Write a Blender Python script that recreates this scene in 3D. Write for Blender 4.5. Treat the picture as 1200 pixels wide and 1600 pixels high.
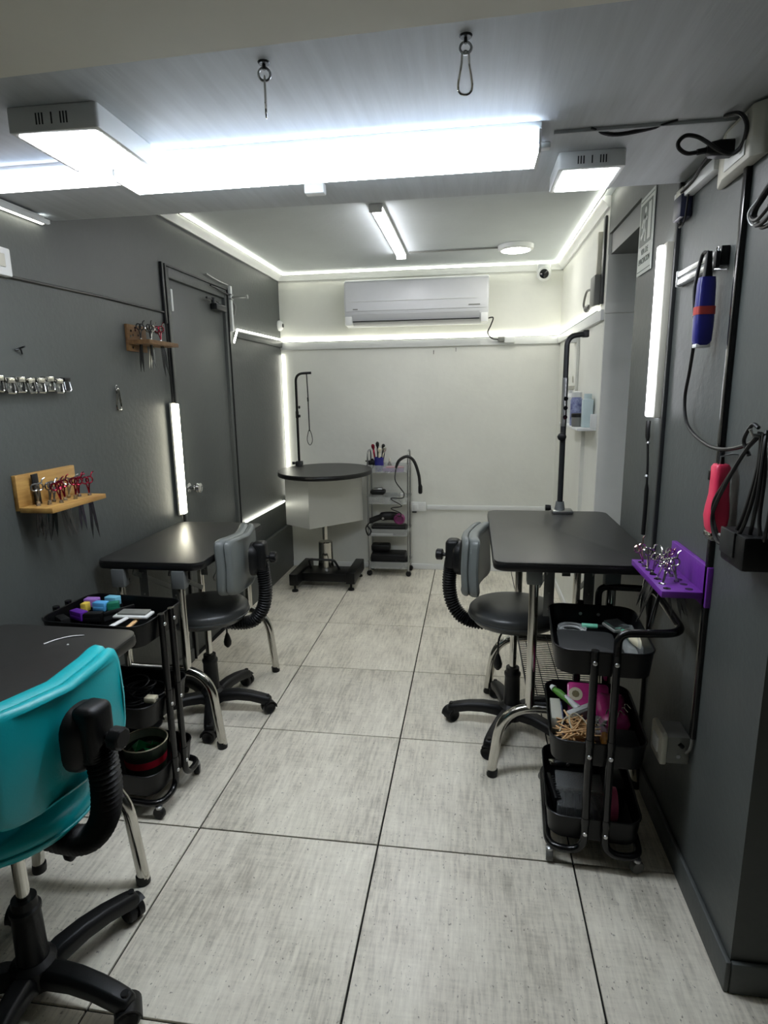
import bpy, bmesh, math, random
from mathutils import Vector, Matrix, Euler
random.seed(7)
for o in list(bpy.data.objects):
    bpy.data.objects.remove(o, do_unlink=True)
SC = bpy.context.scene
COL = SC.collection
PI = math.pi

# ------------------------------------------------------------------ camera
cam_d = bpy.data.cameras.new('camera')
cam = bpy.data.objects.new('camera', cam_d)
COL.objects.link(cam)
cam_d.sensor_fit = 'VERTICAL'
cam_d.sensor_height = 36.0
cam_d.lens = 931.09 / 1600 * 36.0
cam_d.clip_start = 0.02
_R = (0.989491, 0.143895, -0.014209)
_D = (0.014899, -0.199207, -0.979844)
_F = (-0.143825, 0.969335, -0.199257)
cam.matrix_world = Matrix(((_R[0], -_D[0], -_F[0], 0.87582), (_R[1], -_D[1], -_F[1], -1.02432),
                           (_R[2], -_D[2], -_F[2], 1.41552), (0, 0, 0, 1)))
SC.camera = cam

# ------------------------------------------------------------------ world and exposure
w = bpy.data.worlds.new('world'); SC.world = w; w.use_nodes = True
w.node_tree.nodes['Background'].inputs[0].default_value = (0.75, 0.85, 1.0, 1)
w.node_tree.nodes['Background'].inputs[1].default_value = 0.05
SC.view_settings.view_transform = 'Standard'
SC.view_settings.look = 'None'
SC.view_settings.gamma = 1.0
SC.view_settings.use_curve_mapping = False
SC.view_settings.exposure = 1.22
# strength of each kind of lamp
L_TUBE, L_THIN, L_PANEL, L_STRIP, L_WALLTUBE, L_FARTUBE, L_ROUND = 16, 5, 12, 4.2, 7, 15, 16

# ------------------------------------------------------------------ materials
def lin(c):
    return tuple((v / 255 / 12.92) if v / 255 <= 0.04045 else ((v / 255 + 0.055) / 1.055) ** 2.4 for v in c) + (1,)
MATS = {}
def mat(name, rgb, rough=0.5, metal=0.0, var=0.0, scale=8.0, bump=0.0, bscale=60.0, stretch=(1, 1, 1),
        emit=0, trans=0.0, coat=0.0, spec=0.5, rgb2=None, coord='Object', alpha=1.0):
    if name in MATS: return MATS[name]
    m = bpy.data.materials.new(name); m.use_nodes = True
    nt = m.node_tree; b = nt.nodes['Principled BSDF']
    b.inputs['Base Color'].default_value = lin(rgb)
    b.inputs['Roughness'].default_value = rough
    b.inputs['Metallic'].default_value = metal
    b.inputs['Specular IOR Level'].default_value = spec
    b.inputs['Coat Weight'].default_value = coat
    b.inputs['Transmission Weight'].default_value = trans
    b.inputs['Alpha'].default_value = alpha
    if emit:
        b.inputs['Emission Color'].default_value = lin(rgb)
        b.inputs['Emission Strength'].default_value = emit
    if var or bump or rgb2:
        tc = nt.nodes.new('ShaderNodeTexCoord'); mp = nt.nodes.new('ShaderNodeMapping')
        mp.inputs['Scale'].default_value = stretch
        if coord == 'World':
            g = nt.nodes.new('ShaderNodeNewGeometry'); nt.links.new(g.outputs['Position'], mp.inputs[0])
        else:
            nt.links.new(tc.outputs[coord], mp.inputs[0])
    if var or rgb2:
        n = nt.nodes.new('ShaderNodeTexNoise'); n.inputs['Scale'].default_value = scale
        n.inputs['Detail'].default_value = 6; n.inputs['Roughness'].default_value = 0.65
        nt.links.new(mp.outputs[0], n.inputs['Vector'])
        r = nt.nodes.new('ShaderNodeValToRGB')
        c = lin(rgb); c2 = lin(rgb2) if rgb2 else None
        r.color_ramp.elements[0].position = 0.3; r.color_ramp.elements[1].position = 0.7
        if c2:
            r.color_ramp.elements[0].color = c2; r.color_ramp.elements[1].color = c
        else:
            r.color_ramp.elements[0].color = tuple(v * (1 - var) for v in c[:3]) + (1,)
            r.color_ramp.elements[1].color = tuple(min(1, v * (1 + var)) for v in c[:3]) + (1,)
        nt.links.new(n.outputs['Fac'], r.inputs[0]); nt.links.new(r.outputs[0], b.inputs['Base Color'])
    if bump:
        n2 = nt.nodes.new('ShaderNodeTexNoise'); n2.inputs['Scale'].default_value = bscale
        n2.inputs['Detail'].default_value = 4
        nt.links.new(mp.outputs[0], n2.inputs['Vector'])
        bp = nt.nodes.new('ShaderNodeBump'); bp.inputs['Strength'].default_value = bump
        bp.inputs['Distance'].default_value = 0.01
        nt.links.new(n2.outputs['Fac'], bp.inputs['Height']); nt.links.new(bp.outputs[0], b.inputs['Normal'])
    MATS[name] = m
    return m

wall_dark = mat('dark grey wall paint', (76, 80, 78), 0.48, var=0.10, scale=2.2, bump=0.12, bscale=45, coord='World')
wall_white = mat('off white plaster', (222, 223, 215), 0.6, var=0.06, scale=1.6, bump=0.15, bscale=22, coord='World')
jamb_white = mat('pale grey jamb paint', (226, 226, 219), 0.6, var=0.05, scale=3, bump=0.08, bscale=30, coord='World')
ceil_white = mat('ceiling paint', (200, 206, 208), 0.65, var=0.04, scale=3, bump=0.10, bscale=40, coord='World')
soffit_white = mat('soffit paint with light streaks', (184, 188, 190), 0.6, var=0.09, scale=40, bump=0.10, bscale=60, stretch=(1, 0.06, 1), coord='World')  # fine streaks along the depth paint in the batten's light streaks
beam_paint = mat('taupe beam plaster', (224, 221, 208), 0.7, var=0.03, scale=4, bump=0.04, bscale=25, coord='World')
grout = mat('dark grout', (20, 19, 18), 0.9, var=0.2, scale=20, coord='World')
black_lam = mat('black laminate', (40, 40, 39), 0.36, var=0.15, scale=30, bump=0.05, bscale=400)
black_edge = mat('black rubber edge', (14, 14, 14), 0.35, var=0.1)
chrome = mat('chrome', (205, 203, 196), 0.14, 1.0, var=0.04, scale=30)
steel = mat('brushed steel', (170, 172, 172), 0.3, 1.0, var=0.06, scale=30)
grey_metal = mat('grey painted metal', (120, 124, 124), 0.45, 0.4, var=0.06)
dark_metal = mat('dark painted metal', (42, 44, 45), 0.4, 0.3, var=0.08)
plast_black = mat('black plastic', (14, 15, 16), 0.45, spec=0.35, var=0.12, scale=20, bump=0.05, bscale=300)
powder = mat('black powder coat', (8, 9, 10), 0.36, spec=0.3, var=0.1, scale=20, bump=0.03, bscale=500)
gloss_black = mat('gloss black tube', (12, 12, 13), 0.22, var=0.1)
vinyl_grey = mat('grey vinyl', (106, 111, 109), 0.38, var=0.06, scale=6, bump=0.06, bscale=250)
vinyl_dark = mat('dark grey vinyl', (60, 62, 62), 0.33, var=0.06, scale=6, bump=0.06, bscale=250)
vinyl_teal = mat('teal vinyl', (10, 176, 184), 0.36, var=0.06, scale=6, bump=0.06, bscale=250)
plast_white = mat('white plastic', (222, 224, 222), 0.4, var=0.03)
plast_cream = mat('aged cream plastic', (196, 194, 180), 0.45, var=0.05)
plast_grey = mat('grey plastic', (120, 121, 116), 0.5, var=0.06)
ac_white = mat('air conditioner plastic', (206, 208, 210), 0.35, var=0.02)
pine = mat('pine wood', (196, 158, 88), 0.5, scale=5, stretch=(6, 0.5, 6), rgb2=(146, 100, 48), bump=0.1, bscale=60)
oldpine = mat('weathered wood', (138, 104, 62), 0.65, scale=9, stretch=(3, 1, 3), rgb2=(82, 54, 30), bump=0.2, bscale=60)
purple = mat('purple painted wood', (108, 44, 150), 0.4, var=0.15, scale=12, bump=0.08, bscale=90)
blue_plast = mat('navy blue plastic', (38, 40, 122), 0.35, var=0.08)
red_band = mat('red rubber band', (176, 62, 56), 0.6, var=0.1)
pink_plast = mat('coral pink plastic', (226, 56, 92), 0.35, var=0.06)
pink_pack = mat('magenta plastic pouch', (200, 62, 138), 0.25, var=0.2, scale=14, bump=0.3, bscale=25)
pink_soft = mat('pink roll plastic', (226, 104, 146), 0.35, var=0.08)
cable_black = mat('black cable rubber', (16, 16, 16), 0.42, var=0.1)
cable_grey = mat('grey cable', (88, 88, 84), 0.5, var=0.1)
screw_m = mat('bright screw', (205, 205, 205), 0.3, 1.0, var=0.05)
clear_plast = mat('clear grey plastic', (196, 200, 198), 0.25, var=0.05, alpha=0.38)
case_clear = mat('clear case plastic', (200, 204, 204), 0.08, var=0.05, alpha=0.16)
green_clear = mat('green plastic', (20, 120, 66), 0.25, var=0.3, scale=25)
red_cup = mat('red print', (176, 26, 50), 0.4, var=0.15, scale=30)
cup_dark = mat('dark green print', (16, 30, 22), 0.4, var=0.3, scale=40, rgb2=(44, 54, 40))
rose_metal = mat('burgundy metal', (150, 40, 62), 0.2, 0.9, var=0.2, scale=60)
rosegold = mat('pale rose metal', (216, 184, 176), 0.16, 1.0, var=0.1)
blade_steel = mat('scissor steel', (150, 150, 150), 0.25, 1.0, var=0.05)
tan_wood = mat('tan sticks', (226, 184, 132), 0.55, var=0.25, scale=40)
mint = mat('mint plastic', (112, 196, 164), 0.4, var=0.06)
green_grip = mat('green grip', (92, 148, 62), 0.45, var=0.1)
lilac = mat('lilac plastic', (164, 118, 200), 0.4, var=0.06)
violet = mat('violet plastic', (92, 36, 150), 0.35, var=0.08)
sky_blue = mat('sky blue plastic', (92, 172, 226), 0.4, var=0.06)
cyan_pl = mat('cyan plastic', (120, 190, 214), 0.4, var=0.06)
yellow_pl = mat('yellow plastic', (226, 196, 80), 0.4, var=0.06)
green_pl = mat('emerald plastic', (30, 112, 86), 0.4, var=0.08)
bone = mat('ivory plastic', (214, 206, 178), 0.45, var=0.05)
sign_white = mat('sign white', (206, 212, 204), 0.5, var=0.03)
sign_green = mat('sign green', (70, 82, 72), 0.5, var=0.05)
lens_dark = mat('dark lens', (14, 15, 18), 0.1, var=0.1)
mag_pink = mat('mauve plastic', (120, 52, 96), 0.4, var=0.1)
label_blue = mat('blue can print', (34, 36, 110), 0.35, scale=30, rgb2=(170, 180, 214))
label_pale = mat('pale bottle plastic', (196, 214, 216), 0.35, var=0.05)
skirt_metal = mat('satin stainless sheet', (196, 197, 192), 0.42, 0.35, var=0.05, scale=2)
knob_chrome = mat('polished knob', (225, 225, 225), 0.08, 1.0, var=0.03)

def emis(name, rgb, s):
    return mat(name, rgb, 0.5, emit=s)
e_tube = emis('led tube glow', (235, 244, 255), L_TUBE)
e_side = emis('led tube side glow', (220, 235, 255), 1.5)
e_thin = emis('thin tube glow', (246, 240, 244), L_THIN)
e_panel = emis('panel glow', (248, 250, 255), L_PANEL)
e_strip = emis('led strip glow', (255, 254, 240), L_STRIP)
e_wtube = emis('wall tube glow', (248, 248, 255), L_WALLTUBE)
e_ltube = emis('warm wall tube glow', (255, 250, 226), L_WALLTUBE)
e_far = emis('far tube glow', (250, 250, 255), L_FARTUBE)
e_round = emis('round lamp glow', (255, 252, 245), L_ROUND)

# floor tile: pale concrete with fibres along the depth of the room, each tile its own cut of it
tile_m = bpy.data.materials.new('grey concrete look tile'); tile_m.use_nodes = True
nt = tile_m.node_tree; bs = nt.nodes['Principled BSDF']
gp = nt.nodes.new('ShaderNodeNewGeometry'); oi = nt.nodes.new('ShaderNodeObjectInfo')
mul = nt.nodes.new('ShaderNodeVectorMath'); mul.operation = 'MULTIPLY_ADD'
sc3 = nt.nodes.new('ShaderNodeCombineXYZ')
for k in range(3):
    mm = nt.nodes.new('ShaderNodeMath'); mm.operation = 'MULTIPLY'; mm.inputs[1].default_value = 17 + 9 * k
    nt.links.new(oi.outputs['Random'], mm.inputs[0]); nt.links.new(mm.outputs[0], sc3.inputs[k])
mul.inputs[1].default_value = (1, 1, 1)
nt.links.new(gp.outputs['Position'], mul.inputs[0]); nt.links.new(sc3.outputs[0], mul.inputs[2])
def nz(scale, st, det=8, rough=0.65):
    mp = nt.nodes.new('ShaderNodeMapping'); mp.inputs['Scale'].default_value = st
    n = nt.nodes.new('ShaderNodeTexNoise'); n.inputs['Scale'].default_value = scale
    n.inputs['Detail'].default_value = det; n.inputs['Roughness'].default_value = rough
    nt.links.new(mul.outputs[0], mp.inputs[0]); nt.links.new(mp.outputs[0], n.inputs['Vector'])
    return n.outputs['Fac']
def mix(a, b, f):
    x = nt.nodes.new('ShaderNodeMix'); x.data_type = 'FLOAT'; x.inputs[0].default_value = f
    nt.links.new(a, x.inputs[2]); nt.links.new(b, x.inputs[3]); return x.outputs[0]
fine = nz(95, (1.0, 0.10, 1)); cross = nz(90, (0.16, 1.2, 1)); cloud = nz(5, (1, 0.5, 1), 4)
f1 = mix(mix(fine, cross, 0.3), cloud, 0.42)
rp = nt.nodes.new('ShaderNodeValToRGB')
e = rp.color_ramp.elements
e[0].position = 0.34; e[0].color = lin((164, 158, 143)); e[1].position = 0.66; e[1].color = lin((250, 245, 229))
k = rp.color_ramp.elements.new(0.5); k.color = lin((224, 218, 202))
nt.links.new(f1, rp.inputs[0])
spk = nz(140, (1, 0.6, 1), 2, 0.5)
r2 = nt.nodes.new('ShaderNodeValToRGB'); r2.color_ramp.elements[0].position = 0.24; r2.color_ramp.elements[0].color = (0.35, 0.34, 0.32, 1)
r2.color_ramp.elements[1].position = 0.34; r2.color_ramp.elements[1].color = (1, 1, 1, 1)
nt.links.new(spk, r2.inputs[0])
mx = nt.nodes.new('ShaderNodeMix'); mx.data_type = 'RGBA'; mx.blend_type = 'MULTIPLY'; mx.inputs[0].default_value = 1
nt.links.new(rp.outputs[0], mx.inputs[6]); nt.links.new(r2.outputs[0], mx.inputs[7])
nt.links.new(mx.outputs[2], bs.inputs['Base Color'])
bs.inputs['Roughness'].default_value = 0.30
bp = nt.nodes.new('ShaderNodeBump'); bp.inputs['Strength'].default_value = 0.08; bp.inputs['Distance'].default_value = 0.004
nt.links.new(fine, bp.inputs['Height']); nt.links.new(bp.outputs[0], bs.inputs['Normal'])

# ------------------------------------------------------------------ mesh helpers
def cr(pts, n=8, closed=False):
    """smooth curve through points"""
    P = [Vector(p) for p in pts]; out = []
    N = len(P); rng = range(N if closed else N - 1)
    for i in rng:
        p0 = P[(i - 1) % N] if (closed or i > 0) else P[i] * 2 - P[i + 1]
        p1, p2 = P[i], P[(i + 1) % N]
        p3 = P[(i + 2) % N] if (closed or i + 2 < N) else P[i + 1] * 2 - P[i]
        for j in range(n):
            t = j / n
            out.append(0.5 * ((2 * p1) + (p2 - p0) * t + (2 * p0 - 5 * p1 + 4 * p2 - p3) * t * t + (3 * p1 - p0 - 3 * p2 + p3) * t ** 3))
    if not closed: out.append(P[-1])
    return out
def fil(pts, r, n=6):
    """polyline with rounded corners of radius r"""
    P = [Vector(p) for p in pts]; out = [P[0]]
    for i in range(1, len(P) - 1):
        a, b, c = P[i - 1], P[i], P[i + 1]
        u = (a - b); v = (c - b)
        d = min(r, u.length * 0.49, v.length * 0.49)
        p, q = b + u.normalized() * d, b + v.normalized() * d
        for j in range(n + 1):
            t = j / n
            out.append(p * (1 - t) ** 2 + b * 2 * t * (1 - t) + q * t * t)
    out.append(P[-1]); return out
def rrect(x0, x1, y0, y1, r, n=5):
    out = []
    for cx, cy, a in ((x1 - r, y1 - r, 0), (x0 + r, y1 - r, 90), (x0 + r, y0 + r, 180), (x1 - r, y0 + r, 270)):
        for i in range(n + 1):
            t = math.radians(a + 90 * i / n); out.append((cx + r * math.cos(t), cy + r * math.sin(t)))
    return out
class B:
    def __init__(s): s.v = []; s.f = []
    def add(s, vs, fs, M=None):
        o = len(s.v)
        s.v += [(M @ Vector(v)) if M is not None else Vector(v) for v in vs]
        s.f += [tuple(i + o for i in f) for f in fs]; return s
    def box(s, x0, x1, y0, y1, z0, z1, M=None):
        vs = [(x0, y0, z0), (x1, y0, z0), (x1, y1, z0), (x0, y1, z0), (x0, y0, z1), (x1, y0, z1), (x1, y1, z1), (x0, y1, z1)]
        return s.add(vs, [(0, 3, 2, 1), (4, 5, 6, 7), (0, 1, 5, 4), (1, 2, 6, 5), (2, 3, 7, 6), (3, 0, 4, 7)], M)
    def prism(s, poly, z0, z1, M=None, top=None):
        n = len(poly); tp = top or poly
        vs = [(x, y, z0) for x, y in poly] + [(x, y, z1) for x, y in tp]
        fs = [tuple(reversed(range(n))), tuple(range(n, 2 * n))] + [(i, (i + 1) % n, n + (i + 1) % n, n + i) for i in range(n)]
        return s.add(vs, fs, M)
    def lathe(s, prof, n=20, M=None, cap=True):
        vs = []; fs = []
        for r, z in prof:
            for i in range(n):
                a = 2 * PI * i / n; vs.append((r * math.cos(a), r * math.sin(a), z))
        for k in range(len(prof) - 1):
            for i in range(n):
                j = (i + 1) % n; fs.append((k * n + i, k * n + j, (k + 1) * n + j, (k + 1) * n + i))
        if cap:
            fs.append(tuple(reversed(range(n)))); fs.append(tuple(range((len(prof) - 1) * n, len(prof) * n)))
        return s.add(vs, fs, M)
    def tube(s, pts, r, n=10, closed=False, M=None, flat=1.0, up=None):
        P = [Vector(p) for p in pts]; N = len(P)
        R = r if isinstance(r, (list, tuple)) else [r] * N
        vs = []; fs = []; nrm = None
        for i in range(N):
            if closed: t = P[(i + 1) % N] - P[i - 1]
            else: t = P[min(i + 1, N - 1)] - P[max(i - 1, 0)]
            t.normalize()
            if nrm is None:
                nrm = Vector(up) if up else (Vector((0, 0, 1)) if abs(t.z) < 0.9 else Vector((1, 0, 0)))
            nrm = (nrm - t * nrm.dot(t))
            if nrm.length < 1e-6: nrm = t.orthogonal()
            nrm.normalize(); bn = t.cross(nrm)
            for k in range(n):
                a = 2 * PI * k / n
                vs.append(P[i] + nrm * math.cos(a) * R[i] * flat + bn * math.sin(a) * R[i])
        for i in range(N if closed else N - 1):
            j = (i + 1) % N
            for k in range(n):
                l = (k + 1) % n; fs.append((i * n + k, i * n + l, j * n + l, j * n + k))
        if not closed:
            fs.append(tuple(reversed(range(n)))); fs.append(tuple(range((N - 1) * n, N * n)))
        return s.add(vs, fs, M)
    def loft(s, rings, M=None, cap=True):
        n = len(rings[0]); vs = [p for r in rings for p in r]; fs = []
        for k in range(len(rings) - 1):
            for i in range(n):
                j = (i + 1) % n; fs.append((k * n + i, k * n + j, (k + 1) * n + j, (k + 1) * n + i))
        if cap: fs.append(tuple(reversed(range(n)))); fs.append(tuple(range((len(rings) - 1) * n, len(rings) * n)))
        return s.add(vs, fs, M)
    def build(s, name, m, parent=None, bevel=0, seg=2, smooth=True, loc=None, **tags):
        me = bpy.data.meshes.new(name)
        me.from_pydata([tuple(v) for v in s.v], [], s.f); me.update()
        bm = bmesh.new(); bm.from_mesh(me)
        bmesh.ops.recalc_face_normals(bm, faces=bm.faces)
        if bevel:
            ed = [e for e in bm.edges if len(e.link_faces) == 2 and e.calc_face_angle(0) > 0.6]
            bmesh.ops.bevel(bm, geom=ed, offset=bevel, segments=seg, affect='EDGES', profile=0.5)
        bm.to_mesh(me); bm.free()
        if smooth:
            me.shade_smooth(); me.set_sharp_from_angle(angle=math.radians(38))
        me.materials.append(m)
        o = bpy.data.objects.new(name, me); COL.objects.link(o)
        if parent: o.parent = parent
        if loc: o.location = loc
        for k, v in tags.items():
            if v: o[k] = v
        return o
def T(x, y, z): return Matrix.Translation((x, y, z))
def RX(a): return Matrix.Rotation(a, 4, 'X')
def RY(a): return Matrix.Rotation(a, 4, 'Y')
def RZ(a): return Matrix.Rotation(a, 4, 'Z')
def thing(name, label, category, loc=(0, 0, 0), rotz=0, group=None):
    o = bpy.data.objects.new(name, None); COL.objects.link(o)
    o.empty_display_size = 0.05
    o.location = loc; o.rotation_euler = (0, 0, rotz)
    o['label'] = label; o['category'] = category
    if group: o['group'] = group
    return o
def copy_tree(o, parent=None):
    c = o.copy(); COL.objects.link(c); c.parent = parent
    for ch in list(o.children): copy_tree(ch, c)
    return c
def struct(name, b, m, parent=None, **k):
    o = b.build(name, m, parent, **k)
    if not parent: o['kind'] = 'structure'
    return o
def text(name, body, size, m, parent, M, depth=0.0006):
    c = bpy.data.curves.new(name, 'FONT'); c.body = body; c.size = size; c.extrude = depth
    c.align_x = 'CENTER'; c.align_y = 'CENTER'
    t = bpy.data.objects.new(name, c); COL.objects.link(t)
    dg = bpy.context.evaluated_depsgraph_get()
    me = bpy.data.meshes.new_from_object(t.evaluated_get(dg))
    bpy.data.objects.remove(t, do_unlink=True); bpy.data.curves.remove(c)
    me.transform(M); me.materials.clear(); me.materials.append(m)
    o = bpy.data.objects.new(name, me); COL.objects.link(o); o.parent = parent
    return o

XL, XR, YB, ZC, ZS = -0.6, 1.5, 3.6, 2.29, 2.02     # left wall, right wall, back wall, far ceiling, near soffit

# ================================================================== the setting
fl = struct('floor', B().box(-0.75, 3.05, -3.05, 3.75, -0.10, -0.006), grout)
tb = B().box(0.0027, 0.5973, 0.0027, 0.5973, -0.012, 0.0)
t0 = tb.build('tile', tile_m, fl, bevel=0.0012, seg=1)
first = True
for i in range(-1, 5):
    for j in range(-5, 6):
        t = t0 if first else t0.copy()
        if not first: COL.objects.link(t); t.parent = fl
        first = False
        t.location = (i * 0.6, j * 0.6, random.uniform(-0.0003, 0.0003))

# left wall with a doorway at y 1.84 - 2.55
wl = B().box(XL - 0.15, XL, -3.05, 1.84, 0, ZC + .1).box(XL - 0.15, XL, 2.555, YB + .15, 0, ZC + .1).box(XL - 0.15, XL, 1.84, 2.555, 1.985, ZC + .1)
wl = struct('wall_left', wl, wall_dark)
struct('lower_panel', B().box(XL, XL + 0.026, 2.62, YB, 0, 0.365), wall_dark, wl, bevel=0.003)
struct('wall_back', B().box(XL - 0.15, XR + 0.15, YB, YB + 0.15, 0, ZC + .1), wall_white)
wrf = struct('wall_right_far', B().box(XR, XR + 0.25, 2.1, YB, 0, ZC + .1), wall_white)
struct('jamb_face', B().box(XR + 0.001, XR + 0.25, 2.092, 2.1, 0, 2.03), jamb_white, wrf)
struct('jamb_trim', B().box(XR - 0.004, XR + 0.25, 2.080, 2.1, 1.765, 1.815), jamb_white, wrf, bevel=0.002)
wrn = struct('wall_right_near', B().box(XR, XR + 0.25, 0.25, 1.544, 0, ZC + .1), wall_dark)
struct('wall_right_lintel', B().box(XR, XR + 0.25, 1.544, 2.092, 2.12, ZC + .1), wall_dark)
struct('trim_1', B().box(XR + 0.012, XR + 0.20, 1.544, 2.092, 2.03, 2.12), mat('mid grey paint', (104, 107, 106), 0.5, var=0.06, scale=3, coord='World'))
struct('door_2', B().box(XR + 0.20, XR + 0.24, 1.544, 2.092, 0, 2.03), wall_dark)
# dark strip standing in for shade at a step in the near right wall
struct('step_shade_strip', B().box(XR - 0.012, XR, 1.045, 1.066, 0, ZS), dark_metal, wrn, bevel=0.002)
struct('wall_right_end', B().box(XR + 0.25, 3.05, 0.25, 0.40, 0, 2.35), wall_dark)
struct('wall_side', B().box(3.0, 3.15, -3.05, 0.25, 0, 2.35), wall_dark)
struct('wall_front', B().box(XL - 0.15, 3.15, -3.2, -3.05, 0, 2.35), wall_dark)
struct('ceiling', B().box(XL - 0.15, XR + 0.25, 1.055, YB + .15, ZC, ZC + 0.1), ceil_white)
struct('ceiling_soffit', B().box(XL, XR, 0.05, 1.055, ZS, ZC + 0.1), soffit_white)
struct('beam_crack_bead', B().tube([(XL, 0.139, ZS - .014), (1.5, 0.067, ZS - .014), (3.0, 0.015, ZS - .014)], 0.004, 6), dark_metal)  # thin dark bead added for contrast along the crack at the beam edge
struct('ceiling_beam', B().prism([(XL, -3.05), (3.05, -3.05), (3.05, 0.013), (1.5, 0.065), (XL, 0.137)], 2.0, ZC + 0.1), beam_paint)
# cornices of the far room
def cornice(name, p0, p1, nx, ny):
    d = Vector(p1) - Vector(p0)
    prof = [(0, 0), (0.012, 0), (0.018, 0.016), (0.034, 0.030), (0.042, 0.038), (0.042, 0.05), (0, 0.05)]
    rings = []
    for p in (p0, p1):
        rings.append([(p[0] + nx * a, p[1] + ny * a, ZC - 0.05 + z) for a, z in prof])
    return struct(name, B().loft(rings), plast_white)
cornice('trim_2', (XL, 1.055, 0), (XL, YB, 0), 1, 0)
cornice('trim_3', (XL, YB, 0), (XR, YB, 0), 0, -1)
cornice('trim_4', (XR, 2.1, 0), (XR, YB, 0), -1, 0)
# baseboards
def bboard(name, x0, x1, y0, y1, h, m):
    return struct(name, B().box(x0, x1, y0, y1, 0, h), m, bevel=0.004)
bboard('baseboard_back', XL, XR, YB - 0.012, YB, 0.045, plast_white)
bboard('baseboard_left', XL, XL + 0.012, -3.0, 1.80, 0.07, wall_dark)
bboard('baseboard_right', XR - 0.013, XR, 0.24, 1.544, 0.085, wall_dark)
bboard('baseboard_end', XR, 3.0, 0.237, 0.25, 0.085, wall_dark)
bboard('baseboard_right_far', XR - 0.012, XR, 2.1, YB, 0.05, plast_white)

# door in the left wall
d = struct('door_1', B().box(XL - 0.05, XL - 0.012, 1.86, 2.535, 0.01, 1.97), wall_dark, bevel=0.002)
fr = struct('door_frame', B().box(XL - 0.1, XL + 0.006, 1.82, 1.862, 0, 2.02).box(XL - 0.1, XL + 0.006, 2.535, 2.575, 0, 2.02)
       .box(XL - 0.1, XL + 0.006, 1.862, 2.535, 1.97, 2.02), wall_dark, d, bevel=0.003)
for q in ((1.815, 1.823, 0.0, 2.02), (2.566, 2.574, 0, 2.02), (1.815, 2.574, 2.02, 2.028)):
    struct('frame_bead', B().box(XL + 0.002, XL + 0.014, *q), dark_metal, d)
kb = B().lathe([(0.026, 0), (0.026, 0.006), (0.011, 0.010), (0.011, 0.035), (0.024, 0.042), (0.030, 0.055), (0.026, 0.068), (0.012, 0.074)], 20, T(XL - 0.012, 1.925, 0.925) @ RY(PI / 2))
struct('knob', kb, knob_chrome, d)
struct('closer_body', B().box(XL - 0.012, XL + 0.03, 2.36, 2.50, 1.885, 1.92), dark_metal, d, bevel=0.006)
struct('closer_arm', B().box(XL + 0.01, XL + 0.02, 2.26, 2.42, 1.93, 1.94).lathe([(0.012, 0), (0.012, 0.03)], 12, T(XL + 0.02, 2.34, 1.915)), dark_metal, d)
struct('contact_sensor', B().box(XL - 0.012, XL + 0.008, 1.868, 1.886, 1.815, 1.92), plast_white, d, bevel=0.003)

# ================================================================== lamps
def bar_lamp(name, label, x0, x1, y0, y1, z0, z1, em, group=None, over=0.008, cat='light'):
    cx, cy = (x0 + x1) / 2, (y0 + y1) / 2
    t = thing(name, label, cat, (cx, cy, z1), 0, group)
    h = z1 - z0; u = -h * 0.28; k = -h * 0.80
    B().box(x0 - cx, x1 - cx, y0 - cy + .015 - over, y1 - cy - .015 + over, u, 0).build('housing', plast_white, t, bevel=0.002)
    pr = [(y0 - cy, u), (y0 - cy, k), (y0 - cy + 0.010, -h), (y1 - cy - 0.010, -h), (y1 - cy, k), (y1 - cy, u)]
    lo = [(y0 - cy, k), (y0 - cy + 0.010, -h), (y1 - cy - 0.010, -h), (y1 - cy, k)]
    B().loft([[(x0 - cx + 0.004, a, z) for a, z in lo], [(x1 - cx - 0.004, a, z) for a, z in lo]]).build('diffuser', em, t)
    for ya in (y0 - cy, y1 - cy - .004):
        B().box(x0 - cx + .004, x1 - cx - .004, ya, ya + .004, k, u).build('side_diffuser', e_side, t)
    for xx in (x0, x1 - 0.006):
        pr2 = [(a * 1.03, z * 1.02) for a, z in pr]
        B().loft([[(xx - cx, a, z) for a, z in pr2], [(xx - cx + 0.006, a, z) for a, z in pr2]]).build('end_cap', plast_white, t)
    return t
bl = bar_lamp('ceiling_batten', 'long bright white LED batten across the near ceiling', -0.045, 1.025, 0.53, 0.655, 1.955, ZS, e_tube)
bar_lamp('ceiling_tube', 'thin LED tube at the left end of the long ceiling batten', -0.59, -0.052, 0.555, 0.605, 1.965, ZS, e_thin)
bar_lamp('ceiling_strip_lamp', 'short LED strip on the left wall under the near ceiling', -0.599, -0.57, 0.30, 0.985, 1.990, 2.012, e_strip, over=0.0)
# cable duct beside the batten
B().box(-0.6, 1.06, 0.662, 0.684, ZS - 0.014, ZS).build('cable_duct', plast_white, bevel=0.002, label='white cable duct along the ceiling beside the long batten', category='cable duct')
B().box(1.06, XR, 0.597, 0.606, ZS - 0.008, ZS).build('ceiling_bead', soffit_white, bevel=0.001, label='thin ceiling bead running right from the batten to the wall', category='bead')
def panel(label, cx, cy, s, sy, th, rz):
    t = thing('panel_lamp', label, 'light', (cx, cy, ZS), rz, 'square ceiling panel lamps')
    B().prism(rrect(-s, s, -sy, sy, 0.008, 3), -th, 0).build('frame', plast_white, t, bevel=0.003)
    B().prism(rrect(-s + .014, s - .014, -sy + .014, sy - .014, 0.004, 3), -th - 0.002, -th + 0.004).build('diffuser', e_panel, t)
    v = B()
    for k in (-.035, -.028, -.021, 0.0, .021, .028, .035): v.box(k - .0015, k + .0015, -sy - .0008, -sy + .002, -th * .75, -th * .3)
    v.build('vent_slot', dark_metal, t)
    return t
panel('square panel lamp on the near ceiling at left, before the batten', -0.02, 0.385, 0.104, 0.118, 0.05, 0.02)
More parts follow.
